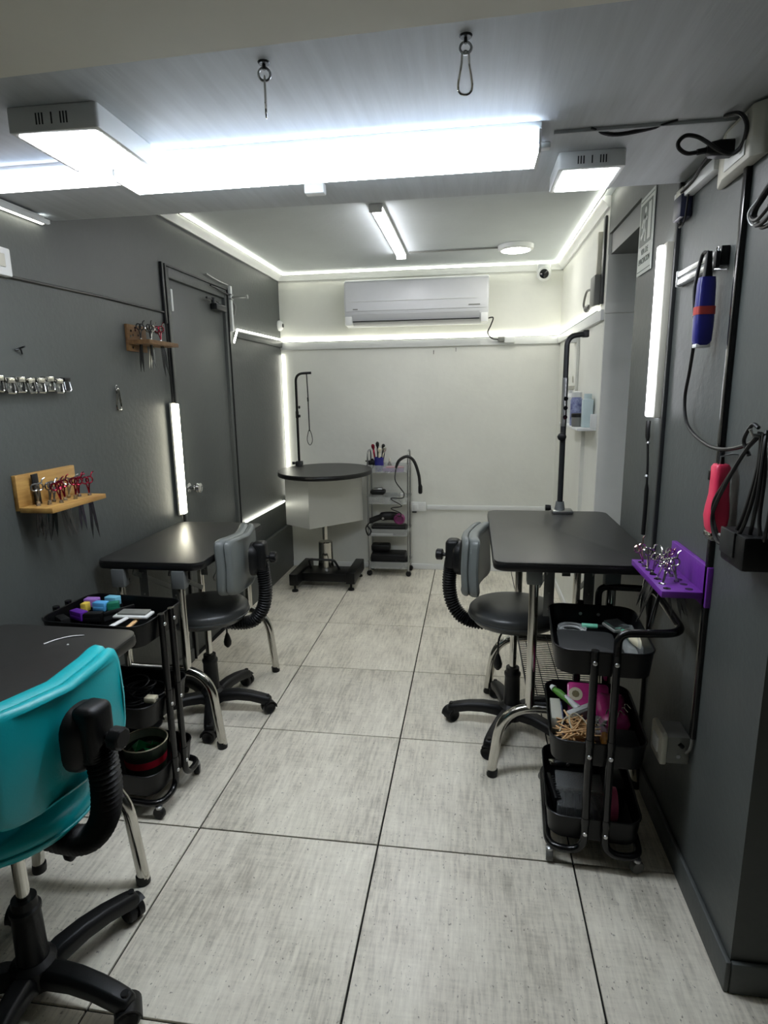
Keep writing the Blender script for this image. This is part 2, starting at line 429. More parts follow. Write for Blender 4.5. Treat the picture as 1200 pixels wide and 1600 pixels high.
panel('smaller square panel lamp on the near ceiling above the right table', 1.175, 0.835, 0.085, 0.098, 0.042, 0.0)
# small white sensor on the soffit
B().box(0.375, 0.435, 0.835, 0.87, ZS - 0.03, ZS).build('ceiling_clip', plast_white, bevel=0.004, label='small white clip box on the near ceiling behind the batten', category='box')
# far room tube
t = thing('ceiling_tube_lamp', 'slim LED tube on the far ceiling, pointing at the air conditioner', 'light', (0.405, 2.55, ZC))
B().box(-0.035, 0.035, -0.53, 0.53, -0.014, 0).build('housing', plast_white, t, bevel=0.003)
B().loft([[(0.028 * math.cos(a), y, -0.014 - 0.022 * math.sin(a)) for a in [PI * k / 8 for k in range(9)]] for y in (-0.525, 0.525)]).build('diffuser', e_far, t)
for yy in (-0.537, 0.525): B().box(-0.032, 0.032, yy, yy + 0.012, -0.038, 0).build('end_cap', plast_white, t, bevel=0.003)
t = thing('round_lamp', 'round white surface lamp on the far ceiling near the back right corner', 'light', (1.13, 3.02, ZC))
B().lathe([(0.098, -0.03), (0.108, -0.024), (0.11, 0)], 36).build('housing', plast_white, t)
B().lathe([(0.0, -0.0335), (0.06, -0.0335), (0.088, -0.0305), (0.09, -0.026)], 36).build('diffuser', e_round, t)
B().tube([(0.46, 3.04, ZC - .006), (1.02, 3.03, ZC - .006)], 0.005, 6).build('lamp_cable', plast_grey, label='thin grey cable on the far ceiling to the round lamp', category='cable')

def strip(name, label, pts, r=0.0055, em=e_strip, group='glowing LED rope strips', square=False):
    t = thing(name, label, 'led strip', pts[0], 0, group)
    p = [Vector(q) - Vector(pts[0]) for q in pts]
    B().tube(p, r, 8).build('rope', em, t)
    dq = [q + Vector((0, 0, -r * 1.5)) for q in p]
    B().tube(dq, r * 0.8, 4).build('channel', plast_white, t)
    return t
zc = ZC - 0.008
strip('led_strip', 'LED strip along the left cornice of the far ceiling', [(XL + .05, 1.93, zc), (XL + .05, YB - .05, zc)])
strip('led_strip', 'LED strip along the back cornice above the air conditioner', [(XL + .05, YB - .05, zc), (XR - .05, YB - .05, zc)])
strip('led_strip', 'LED strip along the right cornice of the far ceiling', [(XR - .05, 1.93, zc), (XR - .05, YB - .05, zc)])
# mid height dado rail with strip
B().box(XL, XL + .016, 2.66, YB, 1.755, 1.795).build('dado_rail', wall_dark, bevel=0.002, label='dark dado rail on the left wall below the LED strip', category='rail')
B().box(XL, XR, YB - .018, YB, 1.735, 1.785).build('dado_rail', plast_white, bevel=0.003, label='white dado rail on the back wall below the air conditioner', category='rail')
B().box(XR - .018, XR, 2.1, YB, 1.735, 1.785).build('dado_rail', plast_white, bevel=0.003, label='white dado rail on the right wall above the shelf', category='rail')
strip('led_strip', 'LED strip bent at its end on the left wall beside the door', [(XL + .022, 2.60, 1.72), (XL + .022, 2.665, 1.802), (XL + .02, YB - .02, 1.81)], 0.006)
strip('led_strip', 'LED strip on the rail of the back wall below the air conditioner', [(XL + .02, YB - .012, 1.803), (XR - .02, YB - .012, 1.803)], 0.0075)
strip('led_strip', 'LED strip on the rail of the right wall above the bottle shelf', [(XR - .012, YB - .025, 1.803), (XR - .012, 2.22, 1.803)], 0.0075)
strip('led_strip', 'vertical LED strip in the back left corner', [(XL + .012, YB - .014, 1.70), (XL + .012, YB - .014, 0.60)], 0.0055)
strip('led_strip', 'low LED strip sloping along the left wall behind the round table', [(XL + .012, 2.635, 0.585), (XL + .012, 3.46, 0.570)], 0.006)
# wall tubes
t = thing('wall_tube_lamp', 'vertical LED tube on the left wall beside the door', 'light', (XL + .012, 1.775, 0.812))
B().box(0, 0.010, -0.030, 0.022, 0, 0.56).build('housing', plast_cream, t, bevel=0.003)
B().box(0.008, 0.030, -0.022, 0.018, 0.004, 0.556).build('diffuser', e_ltube, t, bevel=0.007)
B().tube([(0.006, 0.0, 0), (0.004, 0.0, -0.12)], 0.003, 6).build('cable', cable_grey, t)
B().tube([(0.006, 0.0, 0.56), (0.004, 0.002, 0.95)], 0.005, 6).build('feed_cable', cable_black, t)
t = thing('wall_tube_lamp', 'vertical LED tube on the right wall beside the exit sign', 'light', (XR, 1.135, 1.316))
B().box(-0.024, 0, -0.045, -0.006, -0.002, 0.548).build('housing', plast_cream, t, bevel=0.003)
B().box(-0.038, -0.012, -0.010, 0.020, 0.0, 0.545).build('diffuser', e_wtube, t, bevel=0.006)

# ================================================================== grooming tables
def make_table(label, cx, y0, y1, x0, x1, h, leg_off, foot_off, arch, yf, yr, side, shelf=False):
    """folding grooming table: black top, chrome H legs with arched feet"""
    cy = (y0 + y1) / 2
    t = thing('grooming_table', label, 'table', (cx, cy, 0), 0, 'rectangular folding grooming tables')
    a0, a1, b0, b1 = x0 - cx, x1 - cx, y0 - cy, y1 - cy
    B().prism(rrect(a0, a1, b0, b1, 0.045, 6), h - 0.006, h).build('top', black_lam, t, bevel=0.002)
    B().prism(rrect(a0 - .002, a1 + .002, b0 - .002, b1 + .002, 0.046, 6), h - 0.032, h - 0.005).build('edge_band', black_edge, t, bevel=0.006)
    B().box(a0 + .06, a1 - .06, b0 + .10, b0 + .13, h - .055, h - .032).build('cross_rail', dark_metal, t)
    B().box(a0 + .06, a1 - .06, b1 - .13, b1 - .10, h - .055, h - .032).build('cross_rail', dark_metal, t)
    for y in (yf - cy, yr - cy):
        for s in (-1, 1):
            x = s * leg_off
            B().tube([(x, y, arch), (x, y, h - 0.10)], 0.0165, 14).build('leg', chrome, t)
            br = B().box(x - .026, x + .026, y - .02, y + .02, h - .105, h - .032)
            br.build('leg_bracket', grey_metal, t, bevel=0.004)
            B().tube([(x - .02, y + .02, h - .085), (x + .03, y + .02, h - .085)], 0.005, 8).build('bolt', screw_m, t)
        f = foot_off
        pts = fil([(-f, y, 0.016), (-f + .035, y, arch), (f - .035, y, arch), (f, y, 0.016)], 0.125, 10)
        B().tube(pts, 0.0178, 14).build('foot_rail', chrome, t)
        for s in (-1, 1):
            B().lathe([(0.0195, 0.0), (0.0205, 0.012), (0.0195, 0.028)], 14, T(s * (f - 0.0015), y, 0) @ RY(-s * 0.08)).build('rubber_foot', plast_black, t)
    for s in (-1, 1):
        for yy in (yf - cy + .07, yr - cy - .07):
            hp = B().box(s * .068 - .018, s * .068 + .018, yy - .003, yy + .003, h - .25, h - .032).build('hinge_plate', grey_metal, t, bevel=0.001)
            for zz in (h - .07, h - .16, h - .22):
                B().lathe([(0.004, 0), (0.004, 0.002)], 8, T(s * .068, yy - .003, zz) @ RX(PI / 2)).build('rivet', screw_m, hp)
    # folding stays
    for s in (-1, 1):
        x = s * (leg_off - 0.05)
        m1 = B().add(*stay((x, yf - cy + .01, h - .05), (x, cy * 0 - .06, h - .20)))
        m1.build('folding_stay', grey_metal, t)
        B().add(*stay((x, yr - cy - .01, h - .05), (x, .06, h - .20))).build('folding_stay', grey_metal, t)
    if shelf:
        sh = B()
        z = arch + 0.018
        sh.tube(fil([(-leg_off, yf - cy, z), (leg_off, yf - cy, z), (leg_off, yr - cy, z), (-leg_off, yr - cy, z), (-leg_off, yf - cy, z)], 0.02, 4), 0.0035, 6)
        so = sh.build('wire_shelf', dark_metal, t)
        n = 34; w0 = None
        for i in range(n):
            yy = yf - cy + (yr - yf) * (i + 0.5) / n
            if w0 is None:
                w0 = B().tube([(-leg_off, 0, 0), (leg_off, 0, 0)], 0.0018, 5).build('wire', dark_metal, so); wo = w0
            else:
                wo = w0.copy(); COL.objects.link(wo); wo.parent = so
            wo.location = (0, yy, z)
        for xx in (-leg_off * .5, 0, leg_off * .5):
            B().tube([(xx, yf - cy, z - .003), (xx, yr - cy, z - .003)], 0.0022, 5).build('stringer', dark_metal, so)
    return t
def stay(a, b, w=0.02, th=0.004):
    a, b = Vector(a), Vector(b); d = (b - a).normalized(); u = Vector((1, 0, 0)); n = d.cross(u).normalized()
    vs = []
    for p in (a, b):
        for su, sn in ((-1, -1), (1, -1), (1, 1), (-1, 1)):
            vs.append(p + u * su * th / 2 + n * sn * w / 2)
    return vs, [(0, 1, 2, 3), (7, 6, 5, 4), (0, 4, 5, 1), (1, 5, 6, 2), (2, 6, 7, 3), (3, 7, 4, 0)]

make_table('black topped grooming table on chrome legs at the right wall', 1.225, 0.89, 1.765, 0.955, 1.484, 0.86, 0.128, 0.258, 0.285, 1.0, 1.63, 1, shelf=True)
make_table('small black grooming table by the LED tube on the left wall', -0.358, 1.03, 1.745, -0.575, -0.142, 0.782, 0.125, 0.25, 0.335, 1.045, 1.725, 1)
make_table('black grooming table at the left edge, before the teal chair', -0.235, -0.31, 0.405, -0.45, -0.018, 0.78, 0.10, 0.172, 0.335, -0.26, 0.365, 1)

# ================================================================== stools with backrests
def make_chair(label, cx, cy, face, base_a, seat_z, vin, vin_seat, name='stool_chair', leg_r=0.255, back_z=None, cat='chair'):
    """face: world angle from seat centre to backrest"""
    t = thing(name, label, cat, (cx, cy, 0), face, 'wheeled stools with backrests')
    # five star base
    arm0 = None; cast0 = None
    rings = []
    for u, z, w, hh in ((0.02, 0.090, 0.028, 0.055), (0.06, 0.103, 0.028, 0.045), (0.12, 0.106, 0.0265, 0.040), (0.18, 0.100, 0.025, 0.038), (0.225, 0.090, 0.0245, 0.038), (0.252, 0.083, 0.023, 0.040), (leg_r + .014, 0.074, 0.019, 0.032)):
        ring = []
        for a, b in ((-1, -1), (1, -1), (1, 0.4), (0.62, 1), (-0.62, 1), (-1, 0.4)):
            ring.append((u, a * w, z + (b - 1) / 2 * hh * (1 if b < 0 else 1)))
        rings.append(ring)
    for k in range(5):
        a = base_a - face + k * 2 * PI / 5
        if arm0 is None:
            arm0 = B().loft(rings).build('base_leg', plast_black, t, bevel=0.004); ao = arm0
        else:
            ao = arm0.copy(); COL.objects.link(ao); ao.parent = t
        ao.rotation_euler = (0, 0, a)
        if cast0 is None:
            cb = B()
            cb.lathe([(0.006, -0.011), (0.020, -0.021), (0.0245, -0.018), (0.0245, -0.004), (0.018, -0.0035), (0.018, 0.0035), (0.0245, 0.004), (0.0245, 0.018), (0.020, 0.021), (0.006, 0.011)], 22, RX(PI / 2) @ RY(0))
            cast0 = cb.build('caster', plast_black, t)
            hood = B()
            hr = [[(0.029 * math.cos(q), y, 0.029 * math.sin(q)) for q in [PI * (-0.02 + 0.75 * i / 8) for i in range(9)]] + [(0.0255 * math.cos(q), y, 0.0255 * math.sin(q)) for q in [PI * (0.73 - 0.75 * i / 8) for i in range(9)]] for y in (-0.024, 0.024)]
            hood.loft(hr).build('caster_hood', plast_black, cast0)
            B().lathe([(0.008, 0.0), (0.008, 0.028)], 10, T(0, 0, 0.022)).build('stem', plast_black, cast0)
            co = cast0
        else:
            co = cast0.copy(); COL.objects.link(co); co.parent = t
            for ch in cast0.children:
                c2 = ch.copy(); COL.objects.link(c2); c2.parent = co
        co.location = (leg_r * math.cos(a), leg_r * math.sin(a), 0.0282); co.scale = (1.14, 1.14, 1.14)
        co.rotation_euler = (0, 0, a + 0.7 + k * 0.9)
    B().lathe([(0.048, 0.045), (0.052, 0.06), (0.050, 0.10), (0.036, 0.112)], 22).build('base_hub', plast_black, t)
    B().lathe([(0.034, 0.108), (0.032, 0.20), (0.031, 0.235), (0.034, 0.24), (0.034, 0.25), (0.028, 0.255), (0.027, 0.275)], 22).build('column_cover', plast_black, t)
    B().lathe([(0.0145, 0.27), (0.0145, seat_z - 0.075)], 16).build('gas_column', chrome, t)
    B().box(-0.075, 0.10, -0.06, 0.06, seat_z - 0.085, seat_z - 0.068).build('seat_plate', dark_metal, t, bevel=0.004)
    lv = B().tube(cr([(0.03, 0.05, seat_z - .085), (0.05, 0.09, seat_z - .12), (0.052, 0.095, seat_z - .19)], 5), 0.004, 8)
    lvo = lv.build('lever', dark_metal, t)
    B().lathe([(0.006, 0), (0.016, 0.012), (0.018, 0.028), (0.011, 0.055), (0.005, 0.07)], 14, T(0.052, 0.095, seat_z - 0.25)).build('lever_grip', plast_black, lvo)
    # round seat
    prof = [(0.150, -0.072), (0.166, -0.066), (0.179, -0.050), (0.186, -0.032), (0.184, -0.016), (0.172, -0.004), (0.145, 0.003), (0.09, 0.006), (0.0, 0.007)]
    so = B().lathe([(r, z + seat_z) for r, z in prof], 44).build('seat', vin_seat, t)
    B().tube([(0.186 * math.cos(q), 0.186 * math.sin(q), seat_z - 0.040) for q in [2 * PI * i / 44 for i in range(44)]], 0.0035, 6, closed=True).build('seam', vin_seat, so)
    # backrest: curved pad in two shells
    bz = back_z or seat_z + 0.185
    Hh, Wd = 0.118, 0.185
    def pad(off, th, sh, name, m):
        rows = []
        N = 26
        def outline(k, scale):
            q = 2 * PI * k / 40
            # superellipse outline
            c, s_ = math.cos(q), math.sin(q); e = 0.30
            return (math.copysign(abs(c) ** e, c) * Wd * scale, math.copysign(abs(s_) ** e, s_) * Hh * scale)
        rings = []
        for d, scl in ((-th / 2, 0.80), (-th / 2 * 0.92, 0.90), (-th / 2 * 0.6, 0.972), (-th * 0.1, 1.0), (th * 0.25, 0.995), (th / 2 * 0.9, 0.96), (th / 2, 0.90)):
            ring = []
            for k in range(40):
                y, z = outline(k, scl * sh)
                x = off + d - 1.15 * y * y + (-0.9 * z * z)
                ring.append((x, y, z + (0.55 * y * y if z > 0 else 0) + bz))
            rings.append(ring)
        return B().loft(rings).build(name, m, t)
    p1 = pad(0.178, 0.046, 1.0, 'back_cushion', vin)
    pad(0.212, 0.030, 0.985, 'back_shell', vin)
    # bellows arm
    path = cr([(0.06, 0, seat_z - .085), (0.15, 0, seat_z - .092), (0.215, 0, seat_z - .075), (0.258, 0, seat_z - .015), (0.272, 0, seat_z + .06), (0.268, 0, seat_z + .13), (0.262, 0, bz - .01)], 13)
    rad = []
    for i in range(len(path)): rad.append(0.030 if i % 2 == 0 else 0.0235)
    B().tube(path, rad, 14, up=(0, 1, 0), flat=1.15).build('bellows_arm', plast_black, t)
    hb = B()
    hb.loft([[(x, y * sc, bz + 0.0 + z * sc) for y, z in rrect(-0.055, 0.055, -0.07, 0.075, 0.05, 6)] for x, sc in ((0.222, 1.0), (0.238, 0.98), (0.252, 0.8), (0.258, 0.5))])
    ho = hb.build('back_bracket', plast_black, t)
    B().box(0.228, 0.286, -0.034, 0.034, bz - 0.05, bz + 0.080).build('bracket_cap', plast_black, ho, bevel=0.018, seg=4)
    kn = B(); n = 24; M = T(0.288, 0, bz + 0.01) @ RY(PI / 2)
    kn.lathe([(0.008, -0.01), (0.008, 0.012)], 12, M)
    ring = lambda z, r: [(r * (1 - 0.06 * (i % 3 == 0)) * math.cos(2 * PI * i / n), r * (1 - 0.06 * (i % 3 == 0)) * math.sin(2 * PI * i / n), z) for i in range(n)]
    kn.loft([ring(0.012, 0.020), ring(0.015, 0.0235), ring(0.036, 0.0235), ring(0.040, 0.019)], M)
    kn.build('knob', plast_black, t)
    return t
make_chair('grey vinyl stool with backrest at the right grooming table', 1.06, 1.345, math.radians(171), math.radians(175), 0.55, vinyl_grey, vinyl_dark, back_z=0.732)
make_chair('grey vinyl stool with dark seat at the left wall table', -0.27, 1.32, math.radians(4), math.radians(3), 0.515, vinyl_grey, vinyl_dark, back_z=0.715)
make_chair('teal vinyl stool with backrest at the left front table', -0.138, 0.018, math.radians(-7), math.radians(-7.5), 0.555, vinyl_teal, vinyl_teal, back_z=0.722)

# ================================================================== three tier trolleys
def make_trolley(label, cx, cy, rz, handle):
    t = thing('tool_trolley', label, 'trolley', (cx, cy, 0), rz, 'black three tier tool trolleys')
    W, Ln, H = 0.137, 0.19, 0.075
    trays = []
    for z in (0.69, 0.405, 0.155):
        b = B()
        o = rrect(-W, W, -Ln, Ln, 0.05, 6); i = rrect(-W + .003, W - .003, -Ln + .003, Ln - .003, 0.047, 6)
        n = len(o)
        ob = [(x * .95, y * .96) for x, y in o]; ib = [(x * .945, y * .955) for x, y in i]
        rings = [[(x, y, z - H) for x, y in ob], [(x, y, z) for x, y in o], [(x, y, z) for x, y in i], [(x, y, z - H + .004) for x, y in ib]]
        b.loft(rings)
        tr = b.build('tray', powder, t)
        B().tube([(x, y, z) for x, y in o], 0.0032, 6, closed=True).build('rim', powder, tr)
        trays.append(tr)
    R = 0.0115; q = 0.029; ye = Ln + 0.013
    for s in (-1, 1):
        # a lower rail goes down one end, along the floor and up the other end
        zt = 0.70 if not (handle and s == handle) else 0.72
        pts = [(s * q, -ye, zt), (s * q, -ye, 0.056), (s * (W - .005), -ye, 0.056), (s * (W - .005), ye, 0.056), (s * q, ye, 0.056), (s * q, ye, zt)]
        B().tube(fil(pts, 0.055, 7), R, 12).build('rail', gloss_black, t)
        if handle and s == handle:
            zh = 0.755; ww = W + 0.062
            pts = [(s * q, -ye, 0.69), (s * q, -ye, zh), (s * ww, -ye + .015, zh + .005), (s * ww, ye - .015, zh + .005), (s * q, ye, zh), (s * q, ye, 0.69)]
            B().tube(fil(pts, 0.06, 8), R, 12).build('handle', gloss_black, t)
        for e in (-1, 1):
            for z in (0.665, 0.375, 0.122):
                B().lathe([(0.0068, 0), (0.0055, 0.003), (0.0, 0.0038)], 10, T(s * q, e * (ye + R - .001), z) @ RX(e * -PI / 2)).build('screw', screw_m, t)
            for z in (0.665, 0.38, 0.13):
                B().lathe([(0.006, 0), (0.005, 0.003), (0.0, 0.0035)], 10, T(s * q, e * (Ln - .006), z - .004) @ RX(e * PI / 2)).build('inner_screw', screw_m, t)
            for z in (0.415, 0.16):
                B().lathe([(0.0128, -0.012), (0.0135, 0.0), (0.0128, 0.012)], 12, T(s * q, e * ye, z)).build('sleeve', gloss_black, t)
            # casters
            c = B().lathe([(0.004, -0.010), (0.018, -0.010), (0.0205, -0.006), (0.0205, 0.006), (0.018, 0.010), (0.004, 0.010)], 18, T(s * (W - .012), e * (ye - .012), 0.0205) @ RZ(0.4 + s + e) @ RX(PI / 2))
            co = c.build('caster', plast_black if not handle else cable_grey, t)
            B().lathe([(0.012, 0.038), (0.012, 0.046), (0.004, 0.05)], 10, T(s * (W - .012), e * (ye - .012), 0)).build('fork', steel, co)
    return t
make_trolley('black three tier trolley under the purple scissor rack', 1.268, 0.79, math.radians(-4), 1)
make_trolley('black three tier trolley between the two left tables', -0.338, 0.765, math.radians(86), 0)

# ================================================================== round hydraulic table
t = thing('hydraulic_table', 'round topped hydraulic grooming table with steel apron at the back', 'table', (-0.17, 3.13, 0))
n = 48
el = [(0.0 + 0.335 * math.cos(2 * PI * i / n), 0.03 + 0.385 * math.sin(2 * PI * i / n)) for i in range(n)]
B().prism(el, 0.858, 0.864).build('top', black_lam, t)
B().prism([(x * 1.006, y * 1.006) for x, y in el], 0.832, 0.859).build('edge_band', black_edge, t, bevel=0.006)
quad = [(-0.105, -0.075), (0.225, 0.27), (0.14, 0.36), (-0.27, 0.33), (-0.325, 0.075)]
for i, (a, b) in enumerate(((0, 1), (1, 2), (2, 3), (3, 4), (4, 0))):
    p, q = Vector(quad[a] + (0,)), Vector(quad[b] + (0,)); dd = (q - p).normalized(); nn = Vector((dd.y, -dd.x, 0)) * 0.003
    vs = [p, q, q - nn, p - nn]
    B().prism([(v.x, v.y) for v in vs], 0.44, 0.831).build('apron_panel', skirt_metal, t)
M = T(-0.03, 0.08, 0)
B().lathe([(0.021, 0.33), (0.021, 0.84)], 18, M).build('piston', chrome, t)
B().lathe([(0.064, 0.10), (0.056, 0.16), (0.052, 0.31), (0.046, 0.315)], 24, M).build('cylinder', chrome, t)
for x, y0, y1 in ((-0.205, -0.20, 0.24), (0.195, -0.13, 0.26)):
    B().box(x - .033, x + .033, y0, y1, 0.05, 0.135).build('base_foot', powder, t, bevel=0.006)
    for y in (y0 + .03, y1 - .03):
        B().lathe([(0.024, 0), (0.022, 0.012), (0.008, 0.016), (0.008, 0.055)], 14, T(x, y, 0)).build('levelling_foot', plast_black, t)
B().box(-0.18, 0.17, -0.09, 0.11, 0.052, 0.115).build('cross_beam', powder, t, bevel=0.005)
B().tube(fil([(-0.14, 0.04, 0.11), (-0.125, -0.06, 0.21), (0.065, -0.06, 0.21), (0.08, 0.04, 0.11)], 0.03, 5), 0.009, 10).build('foot_pedal', dark_metal, t)

# grooming arm of the round table
t = thing('grooming_stand', 'thin black grooming arm on the round table in the corner', 'grooming arm', (-0.425, 3.37, 0.864))
B().tube(fil([(0, 0, 0.0), (0, 0, 0.685), (0.115, 0.02, 0.69)], 0.07, 8), 0.0095, 12).build('post', gloss_black, t)
B().box(-0.025, 0.025, -0.025, 0.025, -0.045, 0.035).build('clamp', dark_metal, t, bevel=0.004)
B().tube([(-0.045, 0, 0.02), (0.03, 0, 0.02)], 0.005, 8).lathe([(0.011, 0), (0.011, 0.02)], 10, T(-0.045, 0, 0.01)).build('clamp_screw', dark_metal, t)
B().lathe([(0.012, 0.0), (0.012, 0.05)], 12, T(0.0, 0, 0.36)).build('collar', gloss_black, t)
for z in (0.375, 0.44): B().lathe([(0.0, 0), (0.011, 0.004), (0.011, 0.012), (0.0, 0.016)], 10, T(0.012, -0.006, z) @ RY(PI / 2)).build('knob', plast_black, t)
t = thing('grooming_loop', 'black cord loop hanging from the arm of the round table', 'leash', (-0.345, 3.385, 1.545))
B().tube(cr([(0, 0, 0.0), (0.004, 0, -0.15), (0.006, -0.003, -0.30), (0.006, 0, -0.42)], 6), 0.0045, 8).build('cord', cable_black, t)
B().tube(cr([(0.006, 0, -0.41), (0.024, 0, -0.46), (0.024, 0, -0.50), (0.006, 0, -0.525), (-0.012, 0, -0.50), (-0.012, 0, -0.46)], 5, True), 0.003, 6, closed=True).build('loop', cable_black, t)
B().tube([(0.003, 0, -0.17), (0.004, 0, -0.20)], 0.0065, 8).build('slider', plast_black, t)

# grooming arm of the right table
t = thing('grooming_stand', 'tall grey grooming arm clamped to the right table', 'grooming arm', (1.278, 1.735, 0.86))
B().tube([(0, 0, 0.0), (0.0, 0, 0.60)], 0.0125, 14).build('lower_post', dark_metal, t)
up_ = B().tube([(0, 0, 0.39), (0, 0, 0.60)], 0.0132, 14).build('adjust_sleeve', steel, t)
for z in (0.43, 0.47, 0.51): B().lathe([(0.0095, 0), (0.0095, 0.003)], 12, T(0.004, -0.0125, z) @ RX(PI / 2)).build('hole', lens_dark, up_)
B().tube(fil([(0, 0, 0.59), (0.0, 0, 0.775), (0.085, 0.02, 0.785)], 0.065, 8), 0.0115, 14).build('bent_arm', dark_metal, t)
B().box(0.066, 0.092, 0.006, 0.036, 0.770, 0.800).build('end_cap', plast_black, t, bevel=0.003)
B().box(-0.035, 0.055, -0.045, 0.03, 0.0, 0.014).build('clamp_plate', steel, t, bevel=0.004)
B().lathe([(0.024, 0.012), (0.020, 0.035), (0.018, 0.05)], 16).build('clamp_socket', grey_metal, t)
B().lathe([(0.012, 0), (0.014, 0.01), (0.014, 0.024)], 12, T(-0.042, -0.02, 0.024) @ RY(-PI / 2)).build('clamp_knob', plast_black, t)
B().lathe([(0.006, 0), (0.019, 0.006), (0.019, 0.02), (0.010, 0.026)], 10, T(-0.008, -0.012, 0.345) @ RX(PI / 2)).build('height_knob', plast_black, t)

# ================================================================== four tier clear cart
t = thing('clear_cart', 'four tier clear plastic cart on wheels at the back wall', 'cart', (0.253, 3.47, 0))
W, Dp = 0.165, 0.10
for z in (0.855, 0.615, 0.365, 0.105):
    o = rrect(-W, W, -Dp, Dp, 0.025, 4); i = rrect(-W + .004, W - .004, -Dp + .004, Dp - .004, 0.022, 4)
    rings = [[(x * .94, y * .94, z - .045) for x, y in o], [(x, y, z + .012 * (abs(x) > .12)) for x, y in o], [(x, y, z + .012 * (abs(x) > .12)) for x, y in i], [(x * .93, y * .93, z - .041) for x, y in i]]
    B().loft(rings).build('tray', clear_plast, t)
for sx in (-1, 1):
    for sy in (-1, 1):
        B().tube([(sx * (W - .012), sy * (Dp - .015), 0.045), (sx * (W - .012), sy * (Dp - .015), 0.87)], 0.007, 10).build('post', steel, t)
        c = B().lathe([(0.004, -0.012), (0.020, -0.012), (0.022, 0), (0.020, 0.012), (0.004, 0.012)], 16, T(sx * (W - .012), sy * (Dp - .02), 0.022) @ RX(PI / 2)).build('caster', plast_black, t)
    B().tube(cr([(sx * (W - .012), -Dp + .02, 0.86), (sx * (W - .012), -Dp + .03, 0.955), (sx * (W - .012), 0, 0.975), (sx * (W - .012), Dp - .03, 0.955), (sx * (W - .012), Dp - .02, 0.86)], 6), 0.006, 8).build('end_loop', steel, t)
CX, CY = 0.253, 3.47
# things on the cart
t = thing('tool_cup', 'navy blue cup of combs and brushes on top of the clear cart', 'cup', (CX - 0.075, CY - .01, 0.815))
B().lathe([(0.034, 0), (0.039, 0.105), (0.036, 0.105), (0.031, 0.004)], 18, cap=False).lathe([(0.0, 0.001), (0.033, 0.001)], 18, cap=False).build('cup', blue_plast, t)
t2 = [('comb', rose_metal, -0.018, 0.0, -0.15, 0.20), ('comb', plast_black, 0.016, 0.004, 0.10, 0.20), ('brush', bone, 0.002, -0.012, 0.03, 0.17), ('brush', plast_black, -0.005, 0.014, -0.04, 0.215), ('comb', chrome, 0.02, -0.01, 0.16, 0.18)]
for i, (nm, m, x, y, a, h) in enumerate(t2):
    lab = ['burgundy comb', 'black comb leaning right', 'ivory handled brush', 'tallest black brush', 'steel comb'][i] + ' standing in the navy cup on the cart'
    q = thing('tool_' + nm, lab, nm, (CX - 0.075 + x, CY - .01 + y, 0.822)); q.rotation_euler = (0, a, 0)
    B().box(-0.007, 0.007, -0.003, 0.003, 0, h * .8).build('shaft', m, q, bevel=0.002)
    B().lathe([(0.005, h * .78), (0.013, h * .86), (0.014, h * .95), (0.006, h)], 12).build('head', m, q)
def tray_item(name, label, cat, m, b, group=None, bevel=0.004):
    return b.build(name, m, bevel=bevel, label=label, category=cat, group=group)
q = thing('hair_clip', 'black claw clip at the left end of the cart top', 'clip', (CX - 0.135, CY - 0.02, 0.822))
B().tube(cr([(-.03, 0, .075), (-.01, 0, .06), (0.012, 0, .085), (.02, 0, .04), (0, 0, 0.0)], 5), 0.006, 8).build('jaw', plast_black, q)
B().tube(cr([(-.045, 0.01, .07), (0.0, 0.01, .055), (.03, 0, .075)], 5), 0.005, 8).build('spring_arm', plast_black, q)
B().box(-0.02, 0.03, -0.012, 0.012, 0.04, 0.075).build('jaw_plate', plast_black, q, bevel=0.004)
q = thing('small_bottle', 'small grey dropper bottle on the cart top', 'bottle', (CX + 0.005, CY, 0.815))
B().lathe([(0.016, 0), (0.017, 0.05), (0.008, 0.065), (0.008, 0.072)], 14).build('bottle', plast_grey, q)
B().lathe([(0.010, 0.072), (0.009, 0.088), (0.004, 0.10)], 12).build('cap', plast_cream, q)
q = thing('soap_box', 'low pink and lavender box in the top cart tray', 'box', (CX + 0.035, CY - 0.055, 0.815))
B().box(-0.075, 0.085, -0.025, 0.03, 0, 0.030).build('box', lilac, q, bevel=0.004)
B().box(-0.05, 0.087, -0.026, 0.031, 0.030, 0.040).build('lid', pink_soft, q, bevel=0.003)
# trimmer with coiled cord draped over the cart end
q = thing('dryer_hose', 'black flexible hose with curly cord draped over the cart end', 'hose', (CX + 0.10, CY - 0.06, 0.80))
B().tube(cr([(-.035, -.03, 0.05), (-.01, -.035, .105), (.05, -.035, .135), (.10, -.03, .10), (.135, -.03, .0), (.145, -.03, -.09)], 8), 0.0115, 10).build('hose', cable_black, q)
B().lathe([(0.011, 0), (0.016, 0.01), (0.016, 0.055), (0.010, 0.07)], 14, T(0.147, -.03, -0.145)).build('nozzle', plast_black, q)
cz = []
for i in range(90):
    f = i / 89
    cz.append((-.04 + .025 * f + 0.035 * math.sin(f * 22) * (0.3 + f), -.055 + 0.012 * math.cos(f * 22), 0.05 - 0.36 * f + 0.016 * math.cos(f * 44)))
cz = cr([(-.035, -.03, .05), (-.04, -.05, -.04), (.005, -.05, -.11), (.025, -.05, -.14), (.015, -.055, -.175), (-.06, -.058, -.175), (-.065, -.058, -.19), (.01, -.06, -.235), (-.06, -.06, -.25), (-.065, -.06, -.262), (.0, -.06, -.29), (-.005, -.06, -.315), (-.05, -.055, -.30)], 7)
B().tube(cz, 0.0042, 7).build('curly_cord', cable_black, q)
